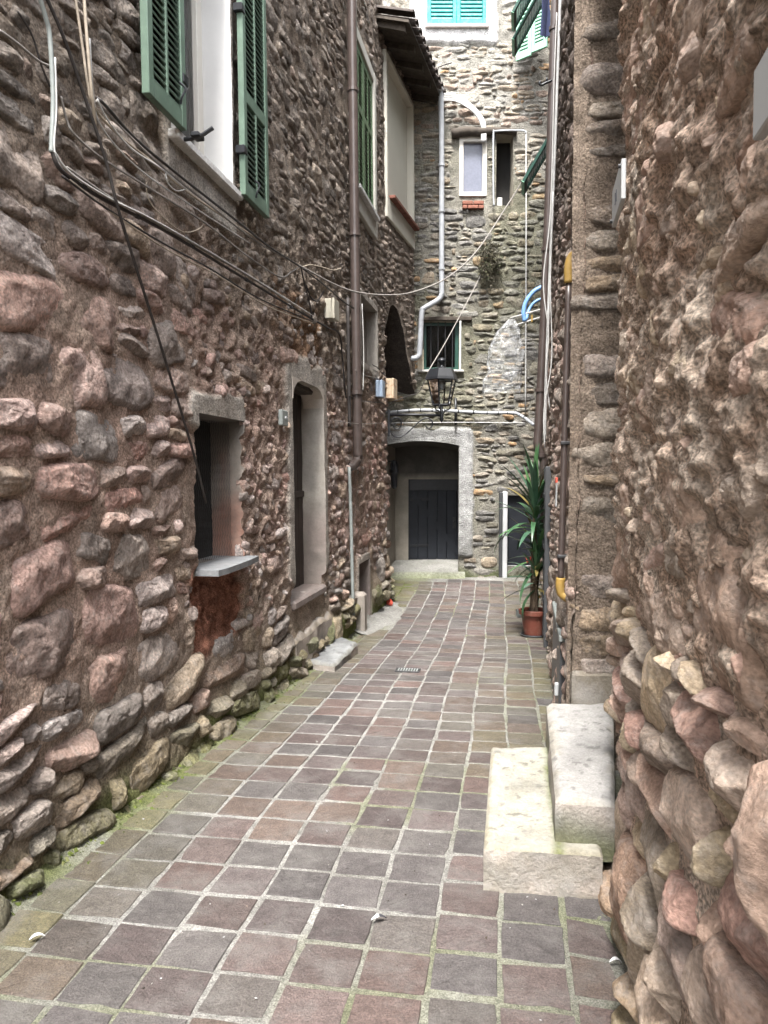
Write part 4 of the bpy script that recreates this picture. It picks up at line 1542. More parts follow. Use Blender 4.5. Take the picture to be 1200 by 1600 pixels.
usR = lines(UF0 - .02, 12.6, lambda u: .016 if u < 6.5 else .03, [])
vsR = lines(-.5, 8.9, .022, [])
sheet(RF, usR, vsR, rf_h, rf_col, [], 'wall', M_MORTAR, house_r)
SR = layout(UF0 + .16, 12.4, -.2, 8.85, lambda v: .22, 55, lambda *a: False, lambda u, v: .035, lambda u, v: .75, gap=.015)


def rf_stone_col(S):
    r = np.random.default_rng(19)
    c = np.array([(.36, .29, .24), (.42, .31, .26), (.30, .25, .21)])[r.integers(0, 3, len(S))] * r.uniform(.8, 1.2, (len(S), 1))
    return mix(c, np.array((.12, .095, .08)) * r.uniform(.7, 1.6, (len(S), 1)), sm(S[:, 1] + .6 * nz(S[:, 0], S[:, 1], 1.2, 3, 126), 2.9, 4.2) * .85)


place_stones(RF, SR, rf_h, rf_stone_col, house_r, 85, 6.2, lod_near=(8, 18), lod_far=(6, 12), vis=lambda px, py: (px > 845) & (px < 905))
solid('body', [tuple(RF(-1.8, 0, -.75)[:2]), tuple(RF(12.5, 0, -.75)[:2]), tuple(RF(12.5, 0, -5)[:2]), tuple(RF(-1.8, 0, -5)[:2])], -.5, 4.6, house_r)  # unseen height held down to let skylight onto the left wall
solid('body', [tuple(RF(UF0 + .1, 0, -.3)[:2]), tuple(RF(12.5, 0, -.3)[:2]), tuple(RF(12.5, 0, -.74)[:2]), tuple(RF(UF0 + .1, 0, -.74)[:2])], -.5, 8.85, house_r)

# tilted louvre flaps and shutters high on this wall
def flap(px, py, y0, y1, lng, ang, out, name='shutter_flap'):
    """hangs out from the wall like an awning; y0..y1 along the alley"""
    lowz = at(px, py, y0)[2]
    x0 = float(xr(y0)) - out
    k = math.hypot(1, .186)
    fr = Frame((x0, y0, lowz), (.186, 1, 0), (1, 0, 0))
    sv = np.array([math.cos(ang), 0, math.sin(ang)])
    nn = np.array([-math.sin(ang), 0, math.cos(ang)])
    fr2 = Frame((x0, y0, lowz), (.186, 1, 0), nn); fr2.v = sv
    L = (y1 - y0) * k
    g = MB()
    g.box(fr2, 0, .05, 0, lng, 0, .035); g.box(fr2, L - .05, L, 0, lng, 0, .035)
    for a in (0, lng - .06):
        g.box(fr2, .048, L - .048, a, a + .06, .001, .034)
    o = g.obj(name, M_DGREEN, house_r)
    for a in np.arange(.08, lng - .08, .042):
        g = MB(); g.hull(np.array([fr2(u, a + d, h) for u in (.05, L - .05) for (d, h) in ((0, .004), (.006, 0), (.034, .032), (.028, .036))])); g.obj('slat', M_DGREEN, o)
    g = MB(); g.box(fr2, .0, L, -.012, -.002, .0, .04, .002); g.obj('edge_strip', M_MINT, o)
    return o


flap(794, 19, 10.0, 10.42, .95, math.radians(61), .46)
flap(797, 61, 10.47, 10.9, .95, math.radians(61), .46)
flap(813, 284, 9.0, 9.42, .75, math.radians(60), .30)
pA, pB = at(808, 97, 12.1), at(856, 83, 11.75)
SHF = Frame(pA, pB - pA, (-.3, -1, 0)); SHF.u = (pB - pA) * np.array([1, 1, 0]); LEN = np.linalg.norm(SHF.u); SHF.u /= LEN
SHF.v = np.array([0, 0, 1.0]); SHF.n = np.array([SHF.u[1], -SHF.u[0], 0])
shutter(SHF, 0, LEN / 2 - .003, 0, 1.3, 0, .04, M_MINT, house_r, None, 1, .05)
shutter(SHF, LEN / 2 + .003, LEN, 0.03, 1.3, 0, .04, M_MINT, house_r, None, 1, .05)

exec_details = True
# ================================================================== details
def wire(name, pts, r, m, label, cat='cable', group=None, seg=6, n=7):
    g = MB(); g.tube(spline(np.array(pts), n), r, seg)
    return tag(g.obj(name, m, smooth=True), label, cat, group)


def lw(px, py, h=.06):
    return LW.pt(px, py, h)


# --- steps on the right
def rough_block(name, corners, z0, z1, col, m, label, cat, top_noise=.006, n=26, edge=.02, scratches=0, side=.018, mossh=.10, mossline=None):
    """stone block with worn edges: corners go round the plan, near-left first"""
    c = np.array(corners, float)
    s = np.linspace(0, 1, n); t = np.linspace(0, 1, int(n * 1.8))
    Sg, Tg_ = np.meshgrid(s, t, indexing='ij')

    def pos(S_, T_):
        return ((1 - S_) * (1 - T_))[..., None] * c[0] + (S_ * (1 - T_))[..., None] * c[1] + (S_ * T_)[..., None] * c[2] + ((1 - S_) * T_)[..., None] * c[3]
    P = pos(Sg, Tg_)
    dx = np.minimum(Sg, 1 - Sg) * np.linalg.norm(c[1] - c[0]); dy = np.minimum(Tg_, 1 - Tg_) * np.linalg.norm(c[3] - c[0])
    d = np.minimum(dx, dy)
    ew = edge * (1 + .9 * nz(P[..., 0], P[..., 1], 11, 4, 21))
    Z = z1 - edge * .8 * np.clip(1 - d / np.maximum(ew, .004), 0, 1) ** 2 + top_noise * nz(P[..., 0], P[..., 1], 5, 4, z1 * 9) + .003 * nz(P[..., 0], P[..., 1], 22, 3, 3)
    rsc = random.Random(int(z1 * 1000))
    for k in range(scratches):
        a = pos(np.array(rsc.uniform(.1, .9)), np.array(rsc.uniform(.04, .96)))
        if k == 0:
            a, b = pos(np.array(.13), np.array(.05)), pos(np.array(.13), np.array(.95))
        else:
            th_ = rsc.choice([.4, .9, 2.2, 2.7, 1.6]) + rsc.uniform(-.3, .3)
            b = a + rsc.uniform(.06, .22) * np.array([math.cos(th_), math.sin(th_)])
        ab = b - a
        tq = np.clip(((P - a) @ ab) / (ab @ ab), 0, 1)
        dd_ = np.linalg.norm(P - a - tq[..., None] * ab, axis=-1)
        Z = Z - .004 * np.clip(1 - dd_ / .011, 0, 1)
    Z = Z - .012 * np.sin(Sg * math.pi) * np.sin(Tg_ * math.pi)
    g = MB()
    cc = mix(col, np.array(col) * .66, np.clip(.45 + 1.6 * nz(P[..., 0], P[..., 1], 5, 5, 6), 0, 1))
    cc = mix(cc, np.array(col) * (.72, .66, .52), np.clip(1 - d / .03 + .9 * nz(P[..., 0], P[..., 1], 14, 3, 9), 0, 1) * .6)
    cc = mix(cc, np.array(col) * .35, sm(nz(P[..., 0], P[..., 1], 26, 3, 12), .36, .5) * .7)
    if mossline:
        cc = mix(cc, (.10, .115, .03), sm(np.abs(Sg - mossline) + .05 * nz(P[..., 0], P[..., 1], 9, 4, 31), .09, .0) * .8)
    g.grid(np.dstack([P, Z]), cc)
    for ed in ((Sg[:, 0], Tg_[:, 0], Z[:, 0]), (Sg[-1], Tg_[-1], Z[-1]), (Sg[:, -1], Tg_[:, -1], Z[:, -1]), (Sg[0], Tg_[0], Z[0])):
        e = pos(ed[0], ed[1]); kz = np.linspace(0, 1, 8)
        ctr = c.mean(0)
        G = []
        for i in range(len(e)):
            for_k = []
            for q in kz:
                zz = ed[2][i] * (1 - q) + z0 * q
                off = side * float(nz(np.array(e[i][0] * 1.0 + e[i][1]), np.array(zz), 9, 4, 4)) * min(1, q * 5)
                dirv = (e[i] - ctr); dirv = dirv / np.linalg.norm(dirv)
                for_k.append([*(e[i] + dirv * off), zz])
            G.append(for_k)
        G = np.array(G)
        zz = (G[..., 2] - z0)
        sidec = mix(np.array(col) * .62, np.array((.42, .36, .31)), np.clip(.5 + nz(G[..., 0] + G[..., 1], G[..., 2], 5, 3, 8), 0, 1))
        sidec = mix(sidec, (.09, .10, .035), sm(zz + .10 * nz(G[..., 0] + G[..., 1], G[..., 2], 4, 3, 5), mossh, .0) * .85)
        g.grid(G, sidec)
    return tag(g.obj(name, m, smooth=True, base=True), label, cat)


rough_block('stone_step', [(.372, 2.80), (.80, 2.74), (1.0, 3.84), (.545, 3.84)], -.04, .165, (.285, .272, .228), M_STEP, 'long low yellowish stone step with scratched top at the doorway', 'step', n=52, scratches=34, mossline=.64, mossh=.08)
rough_block('stone_step', [(.645, 2.83), (.86, 2.80), (1.22, 4.03), (.866, 4.04)], .10, .335, (.33, .32, .305), M_STEP, 'higher whitish stone step against the doorway jamb', 'step', edge=.03, n=40, mossh=.2, side=.03)
# scratches cut in the step are shallow ridges
# --- left slabs
p = at(515, 1022, 7.0)
rough_block('stone_slab', [(-.70, 6.60), (-.42, 6.45), (-.25, 7.28), (-.46, 7.62)], -.24, -.06, (.20, .205, .205), M_SLATE, 'loose grey stone slab lying before the left doorway', 'stone slab', .02, edge=.04, side=.04)
rough_block('door_step', [(-.88, 6.3), (-.715, 6.22), (-.50, 7.3), (-.64, 7.5)], -.28, .225, (.25, .22, .19), M_SLATE, 'worn stone step built under the dark left door', 'step', .05, edge=.06, side=.07)
g = MB(); g.box(LW, DO[0] - .02, DO[1] + .02, .42, DO[2] + .002, -.22, .03, .02, col=(.19, .155, .14)); g.obj('door_sill', M_SLATE, house_l)

# --- downpipes
def downpipe(pts, r, m, label, brackets=(), name='downpipe', n=5, seg=14):
    P = spline(np.array(pts), n)
    root = thing(name, P[-1], label, 'pipe')
    g = MB(); g.tube(P, r, seg); g.obj('pipe', m, root, smooth=True)
    for q in brackets:
        c = np.asarray(q, float)
        g = MB(); g.lathe(c, [(r * 1.0, -.02), (r * 1.22, -.018), (r * 1.22, .018), (r * 1.0, .02)], 14); g.obj('clamp', m, root, smooth=False)
    return root


ub, vb = LW.hit(556, 500, .1)
top = LW(LW.hit(548, 0, .1)[0], 8.6, .1)
pp = [LW(ub - .02, 7.9, .1), LW(ub - .015, 5, .1), LW(ub, 3, .1), LW(ub + .02, 1.85, .1), LW(ub + .02, 1.72, .1), LW(ub + .01, 1.64, .05), LW(ub, 1.62, -.03)]
downpipe(pp, .052, M_BROWNP, 'dark brown downpipe on the left wall between the shuttered windows', [LW(ub + .0, 2.42, .1), LW(ub - .012, 4.1, .1), LW(ub - .015, 5.6, .1)])
wire('conduit', [LW(ub - .1, 1.62, .03), LW(ub - .1, 1.2, .04), LW(ub - .11, .6, .05), LW(ub - .12, -.05, .06)], .02, M_PLATED, 'thin grey conduit running down beside the cellar hatch', 'pipe', n=4)
wire('conduit', [LW(ub - .16, 3.4, .05), LW(ub - .16, 2.8, .05), LW(ub - .15, 2.3, .05), LW(ub - .15, 2.05, .05)], .022, M_CABLED, 'dark conduit behind the brown downpipe above the door', 'pipe', n=3)

yq = 11.95
pp = [at(664, 112, yq), at(674, 128, yq), at(687, 139, yq + .1), at(689, 150, yq + .15), at(690, 250, 12.2), at(690, 440, 12.2), at(690, 460, 12.2), at(684, 469, 12.2), at(664, 481, 12.15), at(659, 490, 12.15), at(656, 545, 12.15), at(654, 556, 12.15), at(645, 560, 12.15), at(606, 562, 12.1)]
downpipe(pp, .042, M_GREYP, 'pale grey downpipe with a crook on the far wall', [at(690, 258, 12.2), at(690, 330, 12.2), at(690, 420, 12.2)], n=6)
g = MB()
pr = [at(869, -30, 8.4), at(866, 60, 8.4), at(858, 300, 8.4), at(850, 500, 8.4), at(842, 660, 8.4), at(840, 690, 8.4), at(842, 704, 8.4), at(848, 716, 8.4), at(850, 730, 8.4), at(851, 800, 8.4), at(855, 900, 8.4), at(858, 985, 8.4)]
downpipe(pr, .047, M_BROWNP, 'brown downpipe leaning along the right wall behind the potted plant', [at(866, 45, 8.4), at(854, 390, 8.4), at(844, 610, 8.4), at(846, 712, 8.4)], n=5)
wire('conduit', [at(876, -20, 8.0), at(868, 200, 8.0), at(860, 400, 8.0), at(853, 600, 8.0), at(851, 690, 8.0)], .016, M_CONDUIT, 'slim grey conduit running beside the right brown downpipe', 'pipe')
wire('white_cable', [at(870, 20, 7.9), at(866, 120, 7.9), at(860, 330, 7.9), at(849, 440, 7.9), at(857, 520, 7.9), at(853, 580, 7.9), at(859, 640, 7.9)], .007, M_CABLEW, 'thin white cable sagging along the right brown downpipe')
wire('white_cable', [at(864, 300, 7.85), at(860, 440, 7.85), at(862, 560, 7.85), at(850, 640, 7.85), at(851, 700, 7.85)], .006, M_CABLEW, 'white cable hanging straight beside the right conduit')

# iron gate frame by the plant
root = thing('iron_gate', at(856, 1000, 8.0), 'narrow dark iron gate leaf folded against the right wall', 'gate')
GF = Frame((float(xr(7.6)) + .0, 7.6, 0), (.186, 1, 0), (-1, .186, 0))
for a in (0.0, .55):
    g = MB(); g.box(GF, a, a + .06, -.19, 1.62, 0, .06, .006); g.obj('post', M_METALD, root)
g = MB(); g.box(GF, .06, .55, -.12, 1.55, .015, .035, .004); g.obj('panel', M_METALD, root)
for v in (.25, .8, 1.3):
    g = MB(); g.box(GF, .02, .59, v, v + .05, .06, .075, .004); g.obj('rail', M_BLACK, root)

# gas pipe with yellow sleeves
root = thing('gas_pipe', at(886, 960, 4.5), 'dark gas pipe with yellow sleeved ends on the right wall', 'pipe')
px_ = [RF.pt(873, 497, .055), RF.pt(876, 600, .05), RF.pt(880, 760, .05), RF.pt(884, 934, .05)]
uG = RF.hit(880, 760, .05)[0]
vt, vb_ = RF.hit(876, 497, .05)[1], RF.hit(884, 934, .05)[1]
P = [RF(uG, vt, .05), RF(uG, 1.9, .05), RF(uG, 1.2, .05), RF(uG, vb_, .05)]
g = MB(); g.tube(spline(P, 6), .019, 12); g.obj('pipe', M_BROWNP, root, smooth=True)
g = MB(); g.tube(spline([RF(uG, vt - .02, .05), RF(uG, vt + .07, .052), RF(uG - .0, vt + .13, .035), RF(uG - .01, vt + .17, -.02)], 6), .028, 12); g.obj('upper_sleeve', M_YELLOW, root, smooth=True)
g = MB(); g.tube(spline([RF(uG, vb_ + .02, .05), RF(uG, vb_ - .04, .05), RF(uG - .0, vb_ - .08, .035), RF(uG - .02, vb_ - .11, -.02)], 6), .028, 12); g.obj('lower_sleeve', M_YELLOW, root, smooth=True)
for v in (1.72, 1.05):
    g = MB(); g.box(RF, uG - .03, uG + .03, v, v + .02, -.03, .073, .004); g.obj('clamp', M_STEEL, root)
wire('brown_cable', [RF(uG + .02, vt + .1, .03), RF(uG + .03, 3.2, .035), RF(uG + .02, 4.6, .035), RF(uG + .05, 6.0, .035)], .008, M_CABLED, 'dark cable rising above the yellow gas sleeve')
# low metal hatch
root = thing('meter_hatch', (1.3, 5.2, -.1), 'low dark grey metal meter hatch in the right wall', 'hatch')
u0, u1 = 4.75, 6.0
g = MB(); g.box(RF, u0, u1, -.3, .52, -.05, .035, .006); g.obj('hatch_door', M_METALD, root)
g = MB(); g.box(RF, u0 - .03, u1 + .03, .52, .56, -.05, .045, .006); g.obj('hatch_frame', M_PLATED, root)
g = MB(); g.box(RF, u0 + .06, u0 + .10, .16, .24, .035, .06, .005); g.obj('latch', M_PLATE, root)
# red and white tag on a string
root = thing('hanging_tag', at(871, 760, 5.2), 'small red and white tag hanging on the right wall', 'tag')
ut, vt2 = RF.hit(870, 750, .04)
g = MB(); g.box(RF, ut - .05, ut + .05, vt2 - .02, vt2 + .02, .035, .05, .003); g.obj('red_band', M_RED, root)
g = MB(); g.box(RF, ut - .045, ut + .045, vt2 - .2, vt2 - .022, .036, .047, .003); g.obj('white_strip', M_PLATE, root)
# street name plaques on the near right wall
def plaque(pxs, label, txt):
    us_, vs_ = [], []
    for (a, b) in pxs:
        u, v = RN.hit(a, b, .06)
        us_.append(u); vs_.append(v)
    u0, u1, v0, v1 = min(us_), max(us_), np.mean(vs_[2:]), np.mean(vs_[:2])
    root = thing('wall_plaque', RN((u0 + u1) / 2, v0, .06), label, 'plaque')
    g = MB(); g.box(RN, u0, u1, v0, v1, .055, .068, .002); g.obj('plate', M_PLATE, root)
    if txt:
        for k in range(2):
            g = MB(); g.box(RN, (u0 + u1) / 2 - .012 + k * .03, (u0 + u1) / 2 - .002 + k * .03, v0 + (v1 - v0) * .32, v0 + (v1 - v0) * .62, .0685, .070, .0002); g.obj('numeral', M_TEXT, root)
    for (a, b) in ((u0 + .015, v1 - .015), (u1 - .015, v0 + .015)) if txt else ():
        g = MB(); g.tube([RN(a, b, .066), RN(a, b, .075)], .006, 8); g.obj('screw', M_STEEL, root)
    return root


uP, vP = RN.hit(968, 305, .06)
root = plaque([(975, 265), (961, 285), (975, 318), (961, 347)], 'pale house number plaque near the corner of the right wall', True)
plaque([(1215, 70), (1190, 105), (1215, 190), (1190, 208)], 'plain pale plate cut by the right edge of the picture', False)

# --- lantern on a scrolled bracket
LY = 10.62
lc = at(690, 640, LY)
root = thing('street_lantern', at(608, 680, LY), 'black wrought iron street lantern on a scrolled bracket at the archway', 'lantern')
z = lambda py: at(690, py, LY)[2]
cx, cy = lc[0], lc[1]
HX = math.radians(12)
g = MB(); g.lathe((cx, cy, 0), [(.235, z(594)), (.225, z(590)), (.17, z(577)), (.05, z(575)), (.045, z(573))], 6, sides=HX); g.obj('roof', M_BLACK, root)
g = MB(); g.lathe((cx, cy, 0), [(.05, z(577)), (.03, z(572)), (.022, z(569)), (.05, z(566)), (.062, z(563.5)), (.045, z(561)), (.012, z(558.5))], 14); g.obj('finial', M_BLACK, root, smooth=True)
zt, zb = z(594), z(633)
rt, rb = .198, .122
crn = [(math.cos(HX + k * math.pi / 3), math.sin(HX + k * math.pi / 3)) for k in range(6)]
for k in range(6):
    c, s = crn[k]; c2, s2 = crn[(k + 1) % 6]
    g = MB(); g.tube([(cx + rt * c, cy + rt * s, zt), (cx + rb * c, cy + rb * s, zb)], .011, 6); g.obj('corner_bar', M_BLACK, root)
    g = MB(); g.add([(cx + rt * c, cy + rt * s, zt), (cx + rt * c2, cy + rt * s2, zt), (cx + rb * c2, cy + rb * s2, zb), (cx + rb * c, cy + rb * s, zb)], [[0, 1, 2, 3]]); g.obj('glass_pane', M_GLASS, root)
for (rr_, zz_) in ((rt, zt), (rb, zb)):
    g = MB()
    for k in range(6):
        c, s = crn[k]; c2, s2 = crn[(k + 1) % 6]
        g.tube([(cx + rr_ * c, cy + rr_ * s, zz_), (cx + rr_ * c2, cy + rr_ * s2, zz_)], .012, 6)
    g.obj('ring', M_BLACK, root)
for k in range(3):
    c, s = crn[k * 2]
    g = MB(); g.tube(spline([(cx + rb * c, cy + rb * s, zb), (cx + rb * .95 * c, cy + rb * .95 * s, zb - .05), (cx + .05 * c, cy + .05 * s, zb - .075), (cx + .02 * c, cy + .02 * s, zb - .12)], 5), .010, 6); g.obj('foot_scroll', M_BLACK, root, smooth=True)
g = MB(); g.lathe((cx, cy, 0), [(.018, zb - .02), (.02, zb - .12), (.03, zb - .13), (.024, zb - .17), (.028, zb - .2), (.008, zb - .235)], 10); g.obj('stem', M_BLACK, root, smooth=True)
g = MB(); g.lathe((cx, cy, 0), [(.04, zt - .01), (.04, zt - .1), (.03, zt - .13)], 10); g.obj('bulb_holder', M_PLATE, root, smooth=True)
A = lambda px, py: at(px, py, LY)
g = MB(); g.tube([A(607, 648), A(650, 648), A(690, 649)], .017, 8); g.obj('arm', M_BLACK, root, smooth=True)
g = MB(); g.box(GX, A(606, 0)[0], A(609.5, 0)[0], A(608, 682)[2], A(608, 640)[2], LY - .02, LY + .02); g.obj('wall_plate', M_BLACK, root)
g = MB(); g.tube(spline([A(608, 671), A(613, 679), A(621, 683), A(630, 681), A(640, 673), A(655, 659), A(666, 653), A(673, 656), A(676, 662), A(673, 668), A(668, 669), A(665, 665)], 5), .010, 6); g.obj('scroll', M_BLACK, root, smooth=True)
g = MB(); g.tube(spline([A(610, 662), A(613, 655), A(619, 652), A(625, 655), A(627, 662), A(624, 669), A(618, 670), A(615, 665), A(618, 661)], 5), .009, 6); g.obj('scroll', M_BLACK, root, smooth=True)
tag(MB().tube([at(712, 622, 12.25), at(712, 664, 12.25)], .02, 8).obj('iron_bar', M_BLACK, smooth=True), 'short black iron bar fixed upright behind the lantern', 'bar')
wire('lantern_wire', [at(668, 582, 10.7), at(700, 528, 11.3), at(735, 462, 12.0), at(752, 428, 12.28)], .008, M_CABLEG, 'thin straight wire from the lantern up to the far wall')
wire('lantern_cable', [A(612, 628), A(640, 618), A(655, 612), A(668, 584)], .006, M_CABLED, 'short dark cable curling up to the lantern roof')

# --- conduit along the far wall
root = thing('conduit', at(720, 650, 12.25), 'white horizontal conduit with dark clips above the far doorway', 'pipe')
P = spline([at(603, 645, 12.22), at(650, 641, 12.24), at(700, 642, 12.24), at(760, 645, 12.24), at(800, 645, 12.2), at(815, 650, 12.1), at(834, 664, 11.8)], 8)
g = MB(); g.tube(P, .026, 10); g.obj('pipe', M_GREYP, root, smooth=True)
for k in range(3, 44, 3):
    g = MB(); g.tube([P[k], P[k + 1] * .3 + P[k] * .7], .030, 10); g.obj('clip', M_BLACK, root)
wire('thin_wire', [at(606, 661, 12.2), at(720, 660, 12.22), at(832, 661, 12.0)], .007, M_CONDUIT, 'thin taut wire just below the white conduit')
wire('vertical_wire', [at(822, 205, 12.27), at(822, 400, 12.27), at(821, 645, 12.27)], .012, M_CONDUIT, 'thin grey tube running down the far wall beside the plastic sheet', 'pipe')
wire('grey_tube', [at(772, 322, 12.25), at(771, 300, 12.26), at(771, 212, 12.26), at(775, 205, 12.26), at(816, 204, 12.26), at(822, 208, 12.26)], .014, M_GREYP, 'grey tube bent around the narrow dark opening', 'pipe')
for k in range(5):
    wire('arched_cable', [at(688, 147 + k * 2.5, 12.1), at(712, 148 + k * 2.6, 12.2), at(738, 165 + k * 2.2, 12.24), at(757 - k * 1.4, 190 + k, 12.26), at(759 - k * 1.6, 222, 12.26)], .012, M_CABLEW if k % 2 else M_CONDUIT,
         ('outermost', 'second from the outside', 'middle', 'second from the inside', 'innermost')[k] + ' cable of the grey bundle arching over to the log lintel', group='cables arching over the far wall')
wire('bent_wire', [at(684, 148, 12.2), at(684, 110, 12.25), at(690, 103, 12.27), at(706, 98, 12.27)], .009, M_CABLED, 'thin bent wire above the pale downpipe')

# --- cables of the left wall
wire('conduit', [lw(60, -10), lw(72, 30), lw(78, 60), lw(83, 150), lw(81, 215), lw(80, 238)], .010, M_PLATED, 'grey conduit coming down the left wall at the top corner', 'pipe')
wire('white_cable', [lw(86, 90, .07), lw(88, 170, .07), lw(85, 235, .07), lw(100, 268, .07), lw(128, 288, .07)], 0.0043, M_CABLEW, 'white cable strapped to the grey conduit at the upper left')
wire('black_cable', [lw(80, 232, .06), lw(92, 262, .07), lw(120, 285, .07), lw(170, 316, .07), lw(260, 362, .07), lw(400, 446, .07), lw(490, 500, .06)], 0.0086, M_CABLED, 'thick black cable slanting down the left wall to the ivory box')
wire('grey_cable', [lw(84, 236, .07), lw(112, 272, .08), lw(175, 312, .085), lw(255, 352, .085), lw(400, 437, .085), lw(490, 494, .07)], 0.0043, M_CABLEW, 'pale strand lashed along the thick black cable')
wire('iron_rod', [lw(70, -10, .05), lw(100, 60, .06), lw(130, 145, .07), lw(165, 250, .09), lw(190, 345, .10), lw(245, 520, .08), lw(300, 700, .06), lw(322, 786, .06)], 0.0076, M_CABLED, 'long dark cable slanting down the left wall to the niche', n=8)
wire('beige_cable', [lw(117, -10), lw(130, 80), lw(137, 130), lw(148, 170), lw(190, 215), lw(240, 255), lw(300, 305), lw(400, 372), lw(468, 416)], 0.0058, M_CABLEB, 'beige cable dropping from the top then along under the window apron')
wire('beige_cable', [lw(131, -10, .07), lw(136, 60, .07), lw(143, 140, .07), lw(150, 200, .05)], 0.0072, M_CABLEB, 'pale vertical cable at the top of the left wall')
wire('dark_cable', [lw(150, 152, .07), lw(165, 165, .09), lw(210, 215, .08), lw(275, 270, .11), lw(370, 345, .11), lw(420, 385, .08), lw(470, 417, .06)], 0.0072, M_CABLED, 'dark cable running below the sill of the open shutters')
wire('white_cable', [lw(152, 155, .09), lw(170, 190, .09), lw(205, 232, .09), lw(250, 262, .10), lw(290, 295, .10)], 0.0043, M_CABLEW, 'white strand tangled with the cables below the open shutters')
wire('black_cable', [lw(95, 150, .06), lw(105, 190, .06), lw(118, 212, .07), lw(160, 248, .07), lw(230, 292, .07), lw(320, 348, .07), lw(380, 395, .07), lw(436, 432, .06), lw(455, 425, .06), lw(470, 415, .06)], 0.0050, M_CABLEG, 'thin brown cable drooping between the two thicker cable runs')
wire('string_loop', [lw(228, 285, .06), lw(232, 310, .06), lw(250, 335, .07), lw(285, 362, .07), lw(310, 358, .07), lw(320, 347, .06)], 0.0029, M_CABLEB, 'thin string looping loosely below the window apron')
wire('cable_loop', [lw(258, 265, .07), lw(262, 285, .08), lw(275, 298, .08), lw(290, 296, .07)], 0.0036, M_CABLEW, 'little white cable loop under the apron')
wire('thin_cable', [lw(0, 48, .05), lw(30, 70, .05), lw(60, 95, .05), lw(82, 105, .05)], 0.0050, M_CABLEG, 'short thin cable entering at the upper left edge')
wire('tie_wire', [lw(28, 18, .05), lw(50, 55, .05), lw(64, 100, .05), lw(78, 135, .05)], 0.0043, M_CABLED, 'short dark tie wire crossing the grey conduit')
a, b = LW.pt(468, 415, .06), RF.pt(823, 268, .25)
wire('black_cable', [a, at(520, 443, 7.2), at(560, 457, 7.6), at(610, 461, 8.0), at(650, 455, 8.4), at(700, 433, 8.8), at(745, 392, 9.2), at(790, 325, 9.5), at(815, 285, 9.5), at(832, 250, 9.3)], 0.0079, M_CABLEG, 'dark cable sagging across the alley from wall to wall', n=8)
wire('dark_cable', [lw(470, 415, .07), lw(475, 440, .07), lw(484, 475, .07), lw(488, 500, .07)], 0.0072, M_CABLED, 'dark cable dropping beside the ivory box')
wire('dark_cable', [lw(474, 420, .08), lw(510, 448, .09), lw(535, 470, .12), lw(553, 482, .17)], 0.0072, M_CABLED, 'dark cable running from the wall knot to the brown downpipe')
wire('wavy_wire', [lw(470, 418, .06), lw(485, 414, .07), lw(505, 418, .07), lw(520, 422, .06), lw(533, 419, .05)], 0.0050, M_CABLEB, 'wavy beige wire end sticking out above the ivory box')
wire('dark_cable', [lw(478, 445, .07), lw(486, 465, .08), lw(496, 470, .08), lw(503, 460, .08), lw(506, 455, .08)], 0.0072, M_CABLED, 'looped dark cable entering the ivory box')
wire('dark_cable', [lw(496, 503, .07), lw(512, 512, .08), lw(530, 522, .07), lw(535, 560, .06), lw(538, 600, .06), lw(541, 622, .06)], 0.0086, M_CABLED, 'dark cable leaving the ivory box down towards the door')
wire('white_cable', [LW(ub + .05, 3.38, .16), LW(ub + .04, 3.1, .17), LW(ub + .06, 2.8, .17), LW(ub + .05, 2.45, .16)], 0.0050, M_CABLEW, 'white cord hanging down the front of the brown left downpipe')
wire('wire_run', [lw(545, 618, .06), lw(560, 625, .09), lw(580, 628, .08), lw(598, 630, .08), lw(606, 640, .06)], 0.0058, M_CABLED, 'dark wire run below the two small boxes')
wire('wire_run', [lw(555, 578, .12), lw(572, 587, .07), lw(592, 592, .07), lw(606, 600, .07)], 0.0050, M_CABLEG, 'grey wire run above the two small boxes')
wire('tie_wire', [lw(582, 570, .06), lw(590, 575, .08), lw(604, 590, .08)], 0.0058, M_CABLED, 'short dark wire above the rust-stained box')
wire('tie_wire', [lw(528, 658, .05), lw(560, 662, .12), lw(600, 661, .05)], 0.0036, M_CABLEG, 'thin horizontal wire below the boxes on the left wall')


for k, (dx, dy, rr_, mm_, lb_) in enumerate(((4, -7, .0045, M_CABLEG, 'second pale strand along the thick black cable'), (-3, 7, .005, M_CABLED, 'thin dark strand slung under the thick black cable'),
                                             (9, 13, .004, M_CABLEB, 'thin beige cord drooping under the thick black cable'))):
    sag = (0, 3, 9, 5, 8, 2)
    wire('cable_strand', [lw(100 + dx, 268 + dy + sag[0] * (k + 1) * .4, .075), lw(170 + dx, 313 + dy + sag[1] * (k + 1), .08), lw(255 + dx, 357 + dy + sag[2] * (k + 1) * .8, .08), lw(330 + dx, 402 + dy + sag[3] * (k + 1), .08), lw(410 + dx, 449 + dy + sag[4] * (k + 1) * .7, .075), lw(489, 500 + dy * .4, .06)], rr_, mm_, lb_)
wire('cable_strand', [lw(150, 158, .08), lw(200, 210, .085), lw(262, 268, .10), lw(330, 322, .10), lw(405, 380, .08), lw(466, 414, .06)], .005, M_CABLEG, 'grey strand twisted with the dark cable below the sill')
wire('cable_strand', [lw(140, 60, .06), lw(146, 150, .06), lw(160, 200, .06), lw(215, 262, .06), lw(300, 322, .06), lw(390, 380, .06)], .004, M_CABLEW, 'thin white strand wandering across the upper left cables')
